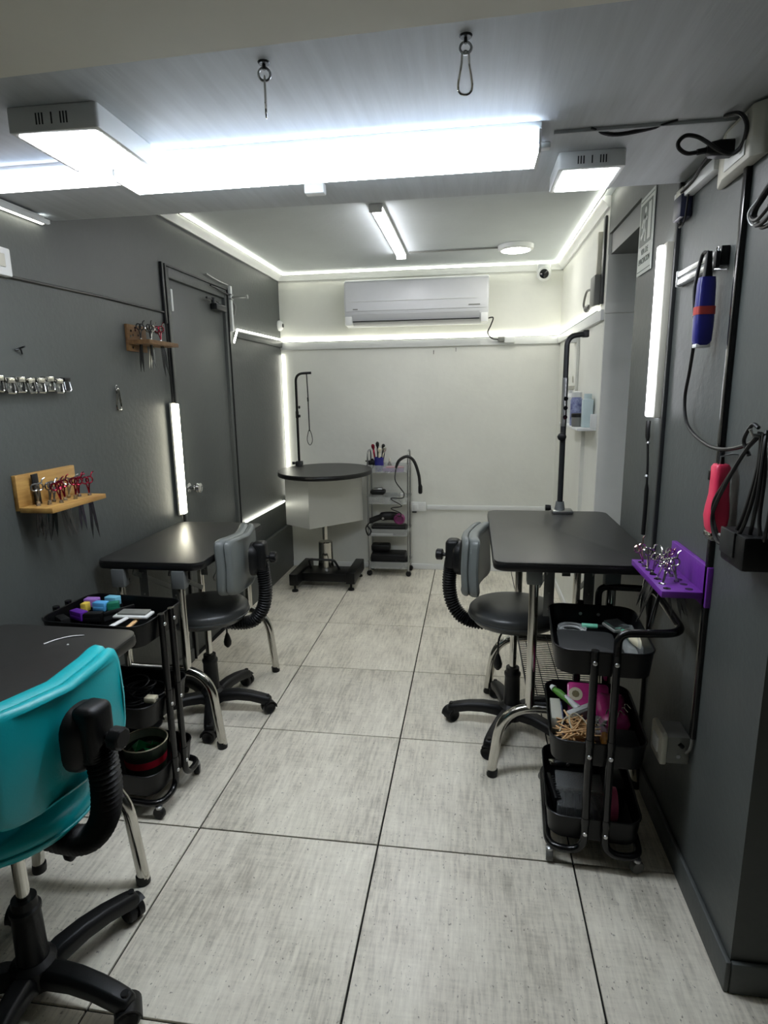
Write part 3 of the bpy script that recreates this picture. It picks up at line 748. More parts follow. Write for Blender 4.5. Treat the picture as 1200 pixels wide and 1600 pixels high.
# second tier
q = thing('camera_box', 'black and silver clipper dock on the second cart tray', 'clipper dock', (CX - 0.085, CY - 0.02, 0.575)); q.scale = (1.15, 1.15, 1.25)
B().box(-0.04, 0.04, -0.03, 0.03, 0, 0.05).build('body', plast_grey, q, bevel=0.008)
B().box(-0.05, 0.05, -0.035, 0.035, 0.052, 0.078).build('cover', plast_black, q, bevel=0.01)
B().box(-0.032, 0.03, -0.025, 0.025, 0.078, 0.088).build('top_plate', steel, q, bevel=0.004)
q = thing('small_jar', 'small pale jar on the second cart tray', 'jar', (CX + 0.10, CY - 0.01, 0.575))
B().lathe([(0.02, 0), (0.022, 0.04), (0.016, 0.05)], 14).build('jar', plast_cream, q); B().lathe([(0.018, 0.05), (0.018, 0.066)], 14).build('lid', plast_white, q)
# third tier: dryer
q = thing('hair_dryer', 'black hair dryer with mauve nozzle ring on the third cart tray', 'hair dryer', (CX - .005, CY - 0.02, 0.327)); q.scale = (1.15, 1.1, 1.12)
B().box(-0.11, 0.12, -0.05, 0.05, 0, 0.065).build('case', plast_black, q, bevel=0.012)
B().tube(cr([(-.13, -.03, .09), (-.04, -.03, .125), (.03, -.03, .13), (.075, -.045, .125)], 6), [0.02] * 6 + [0.03] * 13, 14).build('barrel', plast_black, q)
B().lathe([(0.022, 0), (0.036, 0.0), (0.038, 0.03), (0.03, 0.04), (0.02, 0.02)], 20, T(0.082, -.055, .12) @ RX(PI / 2)).build('nozzle_ring', mag_pink, q)
B().tube(cr([(-.12, -.06, .09), (-.145, -.07, .05), (-.13, -.07, .0), (-.11, -.07, .03), (-.14, -.07, .07)], 6), 0.005, 6).build('cord', cable_black, q)
B().lathe([(0.008, 0), (0.008, 0.004)], 10, T(-0.03, -.062, .118) @ RX(PI / 2)).build('button', screw_m, q)
q = thing('white_comb', 'long white comb lying in the third cart tray', 'comb', (CX - 0.05, CY - 0.075, 0.327))
B().box(-0.085, 0.085, -0.008, 0.006, 0.0, 0.012).build('spine', plast_white, q, bevel=0.003)
B().box(-0.08, 0.0, -0.008, -0.002, -0.0, 0.004).build('teeth', plast_white, q)
# bottom tier
q = thing('clipper_case', 'open black clipper case on the lowest cart tray', 'case', (CX, CY, 0.066)); q.scale = (1.1, 1.1, 1.25)
B().box(-0.13, 0.115, -0.075, 0.07, 0, 0.085).build('base', plast_black, q, bevel=0.01)
B().box(-0.135, 0.0, -0.02, 0.06, 0.09, 0.135).build('lid', plast_black, q, bevel=0.012)
B().box(0.05, 0.14, -0.08, 0.0, 0.04, 0.062).build('latch', plast_black, q, bevel=0.006)

# ================================================================== back wall things
t = thing('air_conditioner', 'white split air conditioner high on the back wall', 'air conditioner', (0.465, YB, 1.875))
pr = [(0.0, 0.02), (-0.10, 0.0), (-0.165, 0.03), (-0.20, 0.10), (-0.205, 0.20), (-0.19, 0.305), (-0.16, 0.325), (0, 0.33)]
B().loft([[(x, y, z) for y, z in pr] for x in (-0.515, 0.515)]).build('body', ac_white, t, bevel=0.008)
fp = [(-0.172, 0.085), (-0.205, 0.105), (-0.2105, 0.20), (-0.196, 0.300), (-0.19, 0.30), (-0.2, 0.2)]
B().loft([[(x, y, z) for y, z in fp] for x in (-0.50, 0.50)]).build('front_panel', ac_white, t)
B().box(-0.455, 0.45, -0.197, -0.17, 0.030, 0.036, RX(0)).build('air_slot', lens_dark, t)
B().loft([[(x, y, z) for y, z in ((-0.175, 0.037), (-0.203, 0.082), (-0.198, 0.084), (-0.168, 0.04))] for x in (-0.455, 0.45)]).build('louvre', ac_white, t)
for s in (-1, 1): B().box(s * .487 - .026, s * .487 + .026, -0.196, -0.12, 0.008, 0.07).build('end_trim', plast_white, t, bevel=0.006)
B().box(-0.47, 0.43, -0.2135, -0.206, 0.168, 0.171).build('gloss_line', plast_white, t)
B().box(0.375, 0.455, -0.2105, -0.205, 0.121, 0.128).build('printed_mark', plast_grey, t)
B().box(-0.45, -0.415, -0.2095, -0.204, 0.113, 0.120).build('printed_mark', plast_grey, t)
t = thing('mains_cable', 'black power cord from the air conditioner to the wall plug', 'cord', (1.0, YB - .03, 1.80))
B().tube(cr([(-.03, -.06, 0.115), (.015, -.05, 0.12), (.0, -.02, 0.07), (-.02, -.015, 0.02), (.01, -.015, -0.02), (.06, -.01, -0.028)], 6), 0.005, 8).build('cord', cable_black, t)
B().box(0.055, 0.10, -0.03, 0.005, -0.045, -0.012).build('plug', plast_grey, t, bevel=0.005)
B().box(1.10, 1.175, YB - .05, YB - .018, 1.745, 1.785).build('wall_socket', plast_white, bevel=0.005, label='white socket block on the back wall rail with a plug in it', category='socket')
t = thing('security_camera', 'white dome camera under the back right cornice', 'camera', (1.36, YB - 0.03, 2.272)); t.scale = (1.3, 1.3, 1.3)
B().box(-0.035, 0.035, -0.045, 0.03, -0.035, 0.0).build('mount', plast_white, t, bevel=0.008)
B().lathe([(0.0, -0.038), (0.022, -0.034), (0.036, -0.015), (0.038, 0.004), (0.030, 0.03), (0.0, 0.036)], 22, T(0, -0.05, -0.055) @ RX(PI / 2)).build('ball', plast_white, t)
B().lathe([(0.0, 0.004), (0.018, 0.003), (0.024, 0.0), (0.024, -0.01)], 20, T(-0.004, -0.085, -0.06) @ RX(PI / 2)).build('lens', lens_dark, t)
t = thing('motion_sensor', 'small pale sensor in the back left corner above the strip', 'sensor', (XL, YB - 0.035, 1.915))
B().lathe([(0.038, 0), (0.040, 0.012), (0.030, 0.028), (0.016, 0.034)], 20, RY(PI / 2)).build('housing', plast_white, t)
B().lathe([(0.017, 0.030), (0.014, 0.038), (0.0, 0.04)], 16, RY(PI / 2)).build('lens', lens_dark, t)
t = thing('wall_socket', 'white double socket on the back wall beside the clear cart', 'socket', (0.465, YB, 0.515))
B().box(-0.065, 0.065, -0.022, 0, -0.038, 0.038).build('plate', plast_white, t, bevel=0.006)
B().box(-0.04, 0.0, -0.026, -0.02, -0.022, 0.022).build('rocker', plast_white, t, bevel=0.003)
B().box(-0.046, -0.01, -0.03, -0.02, -0.046, -0.036).build('shadow_block', dark_metal, t)  # dark block modelled as the shadow under the socket plate
B().box(0.535, XR, YB - .016, YB, 0.492, 0.528).build('cable_duct', plast_white, bevel=0.003, label='white cable duct low on the back wall, right of the socket', category='cable duct')
for i, (x, z) in enumerate(((0.585, 1.70), (0.75, 1.715))):
    q = thing('wall_hook', ['tiny hook in the back wall, left of two', 'tiny hook in the back wall, right of two'][i], 'hook', (x, YB, z))
    B().tube(cr([(0, 0, 0), (0, -.02, 0.005), (0.0, -.024, -.015), (0, -.015, -.02)], 4), 0.002, 6).build('hook', dark_metal, q)

# ================================================================== carabiners
def carabiner(b, L, w, r, M=None):
    b.tube(cr([(0, 0, 0), (w * .45, 0, -L * .06), (w * .55, 0, -L * .3), (w, 0, -L * .78), (w * .72, 0, -L * .95), (0, 0, -L), (-w * .72, 0, -L * .95), (-w, 0, -L * .78), (-w * .55, 0, -L * .3), (-w * .45, 0, -L * .06)], 5, True), r, 8, closed=True, M=M)
    return b
for x, y, rz, lab in ((0.481, 0.19, math.radians(106), 'steel eye and edge on carabiner hanging from the near ceiling, left one'), (0.855, 0.168, math.radians(3), 'steel eye and open carabiner hanging from the near ceiling, right one')):
    t = thing('ceiling_carabiner', lab, 'carabiner', (x, y, ZS), rz, 'carabiners under the near ceiling')
    B().lathe([(0.010, -0.003), (0.012, 0.0)], 14).tube([(0, 0, 0), (0, 0, -0.012)], 0.003, 8).build('screw_base', dark_metal, t)
    B().tube([(0.0 + 0.010 * math.cos(q), 0.010 * math.sin(q) * (0.2), -0.019 + 0.010 * math.sin(q)) for q in [2 * PI * i / 18 for i in range(18)]] if rz < .5 else [(0, 0.011 * math.cos(q), -0.020 + 0.011 * math.sin(q)) for q in [2 * PI * i / 18 for i in range(18)]], 0.0024, 8, closed=True).build('eye_ring', steel, t)
    carabiner(B(), 0.068, 0.0125, 0.0021, T(0, 0, -0.024)).build('carabiner', chrome, t)
t = thing('wall_carabiner', 'small steel carabiner hanging on the left wall', 'carabiner', (XL + .006, 1.33, 1.452))
B().tube([(0, 0.008 * math.cos(q), 0.008 * math.sin(q) - .006) for q in [2 * PI * i / 14 for i in range(14)]], 0.0016, 6, closed=True).build('hook', steel, t)
carabiner(B(), 0.088, 0.016, 0.004, T(0.004, 0, -0.012) @ RZ(PI / 2)).build('carabiner', chrome, t)
t = thing('wall_hook', 'bent dark nail hook on the left wall above the comb bar', 'hook', (XL, 0.80, 1.567))
B().tube([(0, 0, 0), (0.035, -0.01, 0.006)], 0.003, 6).build('nail', dark_metal, t)
B().tube([(0.004, -0.015, -.004), (0.012, 0.0, 0.0), (0.006, 0.012, -0.015)], 0.003, 6).build('arm', dark_metal, t)

# ================================================================== left wall things
t = thing('switch_box', 'white switch box on the left wall at the photo edge', 'switch', (XL, 0.74, 1.83))
B().box(0, 0.028, -0.06, 0.05, -0.045, 0.04).build('box', plast_white, t, bevel=0.005)
B().box(0.027, 0.032, -0.02, 0.02, -0.02, 0.02).build('rocker', plast_cream, t, bevel=0.002)
t = thing('cable', 'thin black cable along the left wall from the switch box to the door', 'cable', (XL, 0.79, 1.80))
B().tube([(0.006, 0, -0.01), (0.006, 0.5, 0.0), (0.006, 1.0, 0.0)], 0.005, 6).build('level_run', cable_black, t)
B().box(0, 0.014, 0.995, 1.012, -0.05, 0.23).build('upright_duct', dark_metal, t, bevel=0.002)
t = thing('door_hook_bar', 'white upright bar with a rod hook right of the left door', 'hook bar', (XL + .012, 2.592, 1.782))
B().box(0, 0.016, -0.012, 0.012, 0, 0.265).build('bar', plast_white, t, bevel=0.002)
B().tube([(0.0, 0, 0.20), (0.115, 0.0, 0.20)], 0.0045, 8).build('rod', steel, t)
B().lathe([(0.012, 0), (0.012, 0.005)], 14, T(0.113, 0, 0.20) @ RY(PI / 2)).build('rod_cap', steel, t)
B().tube([(0.008, -0.28, 0.225), (0.008, -0.02, 0.21)], 0.005, 6).build('drill_rod', dark_metal, t)
B().tube(cr([(0.01, 0.02, 0.18), (0.02, 0.035, 0.15), (0.012, 0.03, 0.10)], 5), 0.007, 8).build('clip', plast_grey, t)
for k in (0.185, 0.21): B().box(-0.002, 0.020, -0.016, 0.016, k, k + .008).build('clamp_band', steel, t)
B().tube(cr([(XL + .014, 2.28, 2.062), (XL + .014, 2.42, 2.052), (XL + .014, 2.58, 2.05)], 5), 0.004, 6).build('wire', steel, label='twisted bright wire over the left door', category='wire')

# scissors: handles up, blades hang through the rack
def make_scissors(name, label, group, loc, rot, hm, bm_, L=0.15, ringr=0.012, open_=0.10):
    t = thing(name, label, 'scissors', loc, 0, group); t.rotation_euler = rot
    for s in (-1, 1):
        M = RY(s * open_)
        b = B().add([(-0.006, -.001, 0.0), (0.006, -.001, 0.0), (0.0042, -.001, -L * .7), (0.0004, -.001, -L), (-0.005, -.001, -L * .7), (-0.006, .001, 0.0), (0.006, .001, 0.0), (0.0042, .001, -L * .7), (0.0004, .001, -L), (-0.005, .001, -L * .7)],
                    [(0, 1, 2, 3, 4), (9, 8, 7, 6, 5), (0, 5, 6, 1), (1, 6, 7, 2), (2, 7, 8, 3), (3, 8, 9, 4), (4, 9, 5, 0)], T(0, s * .0012, 0) @ M)
        b.build('blade', bm_, t)
        h = B().tube(cr([(0, 0, 0), (-s * 0.004, 0, 0.022), (-s * 0.009, 0, 0.040)], 4), 0.0026, 7, M=M)
        h.tube([(-s * 0.011 + ringr * math.cos(q), 0, 0.050 + ringr * math.sin(q)) for q in [2 * PI * i / 16 for i in range(16)]], 0.0027, 7, closed=True, M=M)
        h.build('finger_ring', hm, t)
    B().tube(cr([(0.014, 0, 0.062), (0.020, 0.003, 0.074), (0.028, 0.004, 0.078)], 4), 0.0022, 6).build('finger_rest', hm, t)
    B().lathe([(0.004, -0.004), (0.004, 0.004)], 10, RX(PI / 2)).build('pivot_screw', screw_m, t)
    return t

# pine rack
t = thing('scissor_rack', 'light pine scissor rack on the left wall', 'rack', (XL, 0.84, 1.04))
B().box(0, 0.016, -0.145, 0.15, 0.005, 0.122).build('back_board', pine, t, bevel=0.002)
B().box(0.016, 0.135, -0.145, 0.145, 0.0, 0.017).build('shelf', pine, t, bevel=0.002)
gn = 'scissors in the pine rack'
ORD = ['first', 'second', 'third', 'fourth', 'fifth', 'sixth', 'seventh', 'eighth', 'last']
for i in range(9):
    f = i / 8
    hm = [steel, blade_steel, rose_metal, steel, rose_metal, rose_metal, steel, rose_metal, rose_metal][i]
    red = hm is rose_metal
    make_scissors('grooming_scissors', ORD[i] + (' scissors from the left in the pine rack, red handled' if red else ' scissors from the left in the pine rack, silver handled'), gn,
                  (XL + .055 + .045 * ((i * 7) % 3) / 2, 0.735 + f * 0.205, 1.063 + random.uniform(0, .008)), (random.uniform(-.12, .12), random.uniform(-.15, .15), random.uniform(0.4, 1.5)), hm, blade_steel, L=random.uniform(.12, .17), open_=0.07)
t = thing('steel_comb', 'dark flat comb standing at the back of the pine rack', 'comb', (XL + .03, 0.77, 1.0)); t.rotation_euler = (0.05, 0, 0)
B().box(-0.003, 0.003, -0.014, 0.014, 0.055, 0.16).build('spine', plast_black, t, bevel=0.001)
B().box(-0.0015, 0.0015, -0.012, 0.012, -0.04, 0.055).build('teeth', blade_steel, t)

# weathered rack
t = thing('scissor_rack', 'weathered dark wood scissor rack beside the left door', 'rack', (XL, 1.50, 1.60))
B().box(0, 0.014, -0.06, 0.09, 0.0, 0.112).build('back_board', oldpine, t, bevel=0.002)
B().box(0.014, 0.11, -0.06, 0.20, 0.028, 0.046).build('shelf', oldpine, t, bevel=0.002)
hl = B()
for y, z in ((-.035, .085), (-.02, .068), (0.0, .09), (-.04, .062), (0.02, .07), (-.03, .015), (0.0, .1)):
    hl.lathe([(0.005, 0), (0.005, 0.002)], 10, T(0.0135, y, z) @ RY(PI / 2))
ho = hl.build('drill_hole', lens_dark, t); ho['kind'] = 'stuff'
for i in range(7):
    hm = [plast_black, plast_black, chrome, chrome, rose_metal, chrome, plast_black][i]
    lab = 'black handled' if hm is plast_black else ('chrome' if hm is chrome else 'burgundy handled')
    make_scissors('grooming_scissors', ORD[i] + ' scissors from the left in the weathered rack, ' + lab, 'scissors in the weathered rack',
                  (XL + .045 + .03 * ((i * 5) % 3) / 2, 1.485 + i * 0.030, 1.652), (random.uniform(-.08, .1), random.uniform(-.12, .12), random.uniform(.6, 1.6)), hm, plast_black if hm is plast_black else chrome, L=[.14, .09, .13, .125, .16, .13, .10][i], open_=0.05)

# chrome guide combs on a bar
bar = thing('magnet_bar', 'dark magnet bar holding chrome clipper combs on the left wall', 'bar', (XL, 0.72, 1.448))
B().box(0, 0.012, -0.32, 0.30, -0.018, 0.018).build('bar', plast_black, bar, bevel=0.002)
B().box(0.012, 0.014, -0.31, 0.29, -0.012, 0.012).build('magnet_face', steel, bar)
cg = None
for i in range(8):
    y = 0.983 - i * 0.046
    lab = 'chrome clipper guide comb on the magnet bar, %s from its black tipped end' % ['', 'second', 'third', 'fourth', 'fifth', 'sixth', 'seventh', 'eighth', 'ninth'][i]
    if cg is None:
        cg = thing('guide_comb', 'black tipped end comb on the magnet bar, nearest the carabiner', 'guide comb', (XL + .014, y, 1.45), 0)
        b = B().box(0, 0.022, -0.016, 0.018, 0.016, 0.028).build('clip_plate', plast_black, cg, bevel=0.003)
        B().tube([(0.016, -0.014, 0.012), (0.020, -0.016, -0.014), (0.018, -0.010, -0.020), (0.018, 0.012, -0.020), (0.020, 0.017, -0.014), (0.016, 0.016, 0.012)], 0.0025, 6).build('frame', steel, cg)
        B().box(0.010, 0.014, -0.012, 0.014, -0.016, 0.014).build('teeth', dark_metal, cg)
        c1 = None
    else:
        if c1 is None:
            c1 = thing('guide_comb', lab, 'guide comb', (XL + .014, y, 1.45), 0, 'chrome guide combs on the magnet bar')
            B().box(0, 0.024, -0.019, 0.019, 0.010, 0.028).build('clip_plate', chrome, c1, bevel=0.003)
            B().tube(fil([(0.018, -0.018, 0.012), (0.022, -0.018, -0.021), (0.022, 0.018, -0.021), (0.018, 0.018, 0.012)], 0.006, 4), 0.003, 6).build('frame', chrome, c1)
            for k in (-.010, -.003, .004, .011): B().box(0.012, 0.016, k - .002, k + .002, -0.018, 0.012).build('tooth', steel, c1)
            B().lathe([(0.004, 0), (0.004, 0.004)], 8, T(0.018, 0.0, -.002) @ RY(PI / 2)).build('spring', screw_m, c1)
            c = c1
        else:
            c = copy_tree(c1); c['label'] = lab
        c.location = (XL + .014, y, 1.448 + random.uniform(-.003, .006)); c.rotation_euler = (random.uniform(-.1, .1), 0, random.uniform(-.1, .1))

# ================================================================== right wall things, far end
t = thing('wall_shelf', 'small white shelf with side lip on the far right wall', 'shelf', (XR, 2.44, 1.20))
B().box(-0.095, 0, -0.30, 0.34, 0, 0.014).build('board', plast_white, t, bevel=0.003)
B().box(-0.03, 0, -0.30, -0.28, 0.014, 0.085).build('side_lip', plast_white, t, bevel=0.003)
B().box(-0.02, 0, 0.0, 0.10, -0.5, 0).build('wall_batten', wall_white, t)
z = 1.214
q = thing('spray_can', 'navy blue spray can with pale print on the white shelf', 'spray can', (1.440, 2.40, z))
B().lathe([(0.032, 0), (0.033, 0.006), (0.033, 0.135), (0.024, 0.155)], 20).build('can', label_blue, q); B().lathe([(0.025, 0.152), (0.027, 0.16), (0.026, 0.18), (0.01, 0.185)], 16).build('cap', plast_white, q)
q = thing('bottle', 'pale aqua square bottle on the white shelf', 'bottle', (1.468, 2.235, z))
B().prism(rrect(-.026, .026, -.03, .03, .010, 4), 0, .145).build('bottle', label_pale, q, bevel=0.006); B().lathe([(0.020, 0.146), (0.020, 0.172)], 16).build('cap', label_pale, q)
q = thing('bottle', 'tall white tube bottle at the far end of the white shelf', 'bottle', (1.447, 2.66, z))
B().lathe([(0.034, 0), (0.036, 0.01), (0.036, 0.15), (0.020, 0.17), (0.012, 0.175), (0.012, 0.19)], 18).build('bottle', plast_white, q); B().lathe([(0.013, 0.19), (0.02, 0.195), (0.02, 0.215)], 12).build('pump', plast_cream, q)
q = thing('cream_jar', 'small jar with black lid at the front of the white shelf', 'jar', (1.432, 2.30, z))
B().lathe([(0.028, 0), (0.031, 0.01), (0.031, 0.05)], 18).build('jar', plast_grey, q); B().lathe([(0.034, 0.05), (0.034, 0.066), (0.030, 0.07)], 18).build('lid', plast_black, q)
q = thing('wall_bracket', 'white bracket board on the far right wall above the bottles', 'bracket', (XR, 2.80, 1.50))
B().box(-0.018, 0, -0.05, 0.06, -0.22, 0.20).build('board', wall_white, q, bevel=0.003)
B().box(-0.05, 0, -0.04, 0.05, 0.18, 0.235).build('head', plast_white, q, bevel=0.004)
B().tube([(-0.02, 0.02 + 0.015 * math.cos(k), -0.03 + 0.02 * math.sin(k)) for k in [2 * PI * i / 14 for i in range(14)]], 0.0025, 6, closed=True).build('ring', plast_cream, q)
t = thing('junction_box', 'grey junction box with plugged cable on the far right wall', 'junction box', (XR, 2.24, 1.885))
B().box(-0.04, 0, -0.055, 0.05, -0.07, 0.075).build('box', plast_grey, t, bevel=0.008)
B().tube(cr([(-0.03, 0.05, 0.02), (-0.03, 0.20, 0.03), (-0.03, 0.27, -0.03), (-0.03, 0.16, -0.07), (-0.03, 0.05, -0.055)], 7), 0.006, 8).build('cable', cable_grey, t)
B().lathe([(0.010, 0), (0.018, 0.03), (0.018, 0.07), (0.012, 0.10)], 12, T(-0.03, 0.20, -0.06) @ RX(PI / 2)).build('plug', plast_grey, t)
B().box(-0.022, 0, -0.005, 0.022, 0.085, 0.28).build('duct', plast_cream, t, bevel=0.002)
B().box(-0.012, 0, -0.10, -0.062, -0.07, 0.33).build('dark_duct', dark_metal, t, bevel=0.002)

# exit sign
t = thing('exit_sign', 'pale evacuation route sign with running figure on the right wall', 'sign', (XR - .002, 1.43, 1.965))
M0 = T(-0.0035, 0, 0) @ RZ(-PI / 2) @ RX(PI / 2)     # local x runs along -y, local y up, faces -x
SX, SY = 0.091, 0.136
B().box(-SX, SX, -SY, SY, -0.003, 0.0, M0).build('plate', sign_white, t)
bd = B()
for q in ((-SX + .008, SX - .008, SY - .014, SY - .011), (-SX + .008, SX - .008, -SY + .011, -SY + .014)): bd.box(q[0], q[1], q[2], q[3], 0, 0.0008, M0)
bo = bd.build('border_line', sign_green, t); bo['kind'] = 'stuff'
B().box(-SX + .012, SX - .02, -0.035, SY - .026, 0, 0.0008, M0).build('pictogram_field', sign_green, t)
B().box(0.026, 0.060, -0.024, SY - .036, 0, 0.0014, M0).build('door_shape', sign_white, t)
fg = B()
fg.lathe([(0.011, 0), (0.011, 0.0014)], 14, M0 @ T(-0.012, 0.085, 0))
for a, b, w_ in (((-.016, .070), (-.022, .030), .012), ((-.016, .066), (.010, .050), .006), ((-.020, .066), (-.044, .046), .006), ((-.044, .046), (-.050, .030), .006), ((-.022, .032), (-.002, .006), .007), ((-.002, .006), (-.006, -.024), .007), ((-.024, .032), (-.036, .004), .007), ((-.036, .004), (-.060, -.006), .007)):
    a, b = Vector(a + (0,)), Vector(b + (0,)); d_ = (b - a).normalized(); n_ = Vector((-d_.y, d_.x, 0)) * w_
    fg.add([a + n_, b + n_, b - n_, a - n_, a + n_ + Vector((0, 0, .0014)), b + n_ + Vector((0, 0, .0014)), b - n_ + Vector((0, 0, .0014)), a - n_ + Vector((0, 0, .0014))], [(0, 1, 2, 3), (7, 6, 5, 4), (0, 4, 5, 1), (1, 5, 6, 2), (2, 6, 7, 3), (3, 7, 4, 0)], M0)
fo = fg.build('running_figure', sign_white, t); fo['kind'] = 'stuff'
text('lettering', 'VIA DE', 0.030, sign_green, t, M0 @ T(0, -0.058, 0.0004))
text('lettering', 'EVACUACION', 0.0265, sign_green, t, M0 @ T(0, -0.090, 0.0004) @ Matrix.Diagonal((0.86, 1.1, 1, 1)))

# ================================================================== right wall things, near end
W_ = XR
t = thing('black_conduit', 'black vertical conduit on the near right wall', 'conduit', (W_, 0.575, 0.46))
B().box(-0.014, 0, -0.010, 0.010, 0, 1.48).build('duct', gloss_black, t, bevel=0.003)
B().tube(cr([(-0.008, 0, 0.02), (-0.008, 0.002, -0.03), (-0.012, 0.02, -0.06)], 5), 0.004, 8).build('cable_tail', plast_grey, t)
t = thing('surface_socket', 'grey surface socket box low on the right wall', 'socket', (W_, 0.645, 0.36))
B().box(-0.062, 0, -0.045, 0.045, 0, 0.085).build('box', plast_grey, t, bevel=0.005)
B().prism(rrect(-.05, .05, -.048, .05, .012, 4), 0, 0.016, T(-0.062, 0, 0.042) @ RY(-PI / 2) @ RZ(-PI / 2)).build('plate', plast_cream, t, bevel=0.004)
B().box(-0.083, -0.077, -0.022, 0.022, 0.02, 0.065).build('rocker', plast_white, t, bevel=0.002)
B().tube([(-0.02, -0.046, 0.055), (-0.03, -0.047, 0.065)], 0.006, 6).build('cable_hole', lens_dark, t)
B().lathe([(0.006, 0), (0.006, 0.002)], 10, T(-0.03, -0.045, 0.025) @ RX(PI / 2)).build('screw', screw_m, t)

t = thing('white_junction_box', 'white junction box at the top of the right wall below the ceiling', 'junction box', (W_, 0.59, 1.905))
B().loft([[(0, -.10, z), (0, .15, z), (-.014, .15, z), (-.034, .07, z), (-.034, -.08, z), (-.014, -.10, z)] for z in (0.0, 0.108)]).build('box', plast_cream, t, bevel=0.005)
B().box(-0.037, -0.033, -0.06, 0.05, 0.012, 0.096).build('lid', plast_white, t, bevel=0.001)
t = thing('plug_cable', 'black plug and looped cable at the white junction box', 'plug', (1.405, 0.60, 1.955))
B().loft([[(x, y * s_, z_ * s_) for y, z_ in rrect(-.018, .018, -.017, .017, .008, 4)] for x, s_ in ((0.058, 1.0), (0.028, 1.02), (0.010, .85), (0.002, .5))]).build('plug', plast_black, t)
B().tube([(0.004, 0, 0), (-0.018, 0.0, -0.003)], 0.0068, 8).build('strain_relief', plast_black, t)
B().tube(cr([(-0.015, 0, -0.003), (-0.04, 0.0, -0.004), (-0.058, 0.0, 0.008), (-0.06, 0.0, 0.022), (-0.045, 0.0, 0.034), (-0.02, 0.0, 0.030), (0.0, -.012, 0.012), (0.02, -.03, -0.012), (0.045, -.04, -.024), (0.058, -.06, -0.012), (0.055, -.08, 0.02), (0.045, -.06, 0.05), (0.03, -.02, 0.062)], 8), 0.0048, 8).build('cable', cable_black, t)
B().tube(cr([(1.145, 0.592, ZS - .003), (1.20, 0.62, ZS - .01), (1.27, 0.61, ZS - .008), (1.336, 0.586, ZS - .002)], 6), [0.0025] * 3 + [0.005] * 12 + [0.0025] * 4, 8).build('loose_cable', cable_black, label='short loose black cable lying along the ceiling bead', category='cable')
B().box(W_ - .026, W_, 0.74, 1.05, 1.955, 1.985).build('cable_duct', plast_white, bevel=0.003, label='short white duct at the top of the right wall', category='cable duct')
t = thing('power_adapter', 'dark blue power adapter hanging at the top of the right wall', 'adapter', (W_, 0.99, 1.90))
B().box(-0.034, 0, -0.035, 0.035, 0, 0.065).build('body', mat('dark navy adapter', (26, 30, 52), 0.4, var=0.1), t, bevel=0.005)
B().box(-0.03, 0, -0.03, 0.03, 0.062, 0.085).build('socket', plast_cream, t, bevel=0.003)
B().tube(cr([(-0.02, 0.0, 0), (-0.022, 0.0, -0.02), (-0.02, -0.035, -0.01), (-0.02, -0.05, 0.05), (-0.02, -0.06, 0.085)], 5), 0.003, 6).build('cable', cable_black, t)
B().tube([(-0.006, 0.05, 0.10), (-0.006, 0.05, 0.0)], 0.004, 6).build('white_wire', plast_cream, t)
B().tube(cr([(-0.012, -.30, .115), (-0.03, -.20, .095), (-0.03, -.12, .075), (-0.03, -.02, .07)], 5), 0.004, 6).build('feed', cable_black, t)

# magnet bar with clippers
t = thing('magnet_bar', 'steel magnetic tool bar on the right wall', 'bar', (W_, 0.82, 1.733))
B().box(-0.016, 0, -0.165, 0.17, -0.02, 0.02).build('rail', grey_metal, t, bevel=0.002)
for z in (-0.011, 0.011): B().box(-0.019, -0.015, -0.16, 0.165, z - .007, z + .007).build('magnet_strip', steel, t, bevel=0.001)
for y in (-0.168, 0.165): B().box(-0.02, 0, y, y + .008, -0.023, 0.023).build('end_cap', plast_white if y > 0 else plast_black, t, bevel=0.002)
t = thing('blade_holder', 'small black holder at the near end of the steel bar', 'holder', (W_ - .022, 0.655, 1.722))
B().box(-0.012, 0, -0.009, 0.009, -0.018, 0.022).build('body', plast_black, t, bevel=0.004)
B().tube(fil([(-0.006, -0.008, 0.02), (-0.006, -0.008, 0.03), (-0.006, 0.008, 0.03), (-0.006, 0.008, 0.02)], 0.004, 3), 0.002, 6).build('bail', steel, t)

t = thing('blue_clipper', 'navy blue clipper with a red band hanging on the right wall', 'clipper', (W_ - .035, 0.69, 1.52))
prof = [(0.0, .016, .014), (0.012, .021, .018), (0.06, .0225, .019), (0.10, .021, .018), (0.15, .020, .017), (0.168, .018, .015)]
B().loft([[(x * a / .02, y * b_ / .02, z) for x, y in rrect(-.02, .02, -.02, .02, .01, 4)] for z, a, b_ in prof]).build('body', blue_plast, t)
B().loft([[(x, y, z) for x, y in rrect(-.0232, .0232, -.0197, .0197, .01, 4)] for z in (0.076, 0.096)]).build('rubber_band', red_band, t)
B().box(-.018, .018, -.014, .014, -0.006, 0.004).build('blade_guard', plast_white, t, bevel=0.002)
B().loft([[(x * s_, y * s_, z) for x, y in rrect(-.009, .009, -.009, .009, .004, 3)] for z, s_ in ((0.166, 1.2), (0.19, 1.0), (0.23, .7))]).build('strain_relief', plast_black, t)
B().tube([(0.012, -0.012, 0.185), (0.032, -0.04, 0.18)], 0.0025, 6).build('hook', steel, t)
t = thing('swinging_cable', 'long black cord swinging from the blue clipper to the hook', 'cord', (W_ - .03, 0.70, 1.745))
O = Vector((W_ - .03, 0.70, 1.745))
B().tube([p - O for p in cr([(1.462, .69, 1.748), (1.460, .725, 1.745), (1.452, .735, 1.66), (1.455, .715, 1.55), (1.465, .76, 1.46), (1.47, .795, 1.38), (1.47, .755, 1.31), (1.47, .624, 1.272), (1.47, .50, 1.267), (1.468, .37, 1.29), (1.462, .30, 1.318)], 8)], 0.0048, 8).build('cord', cable_black, t)
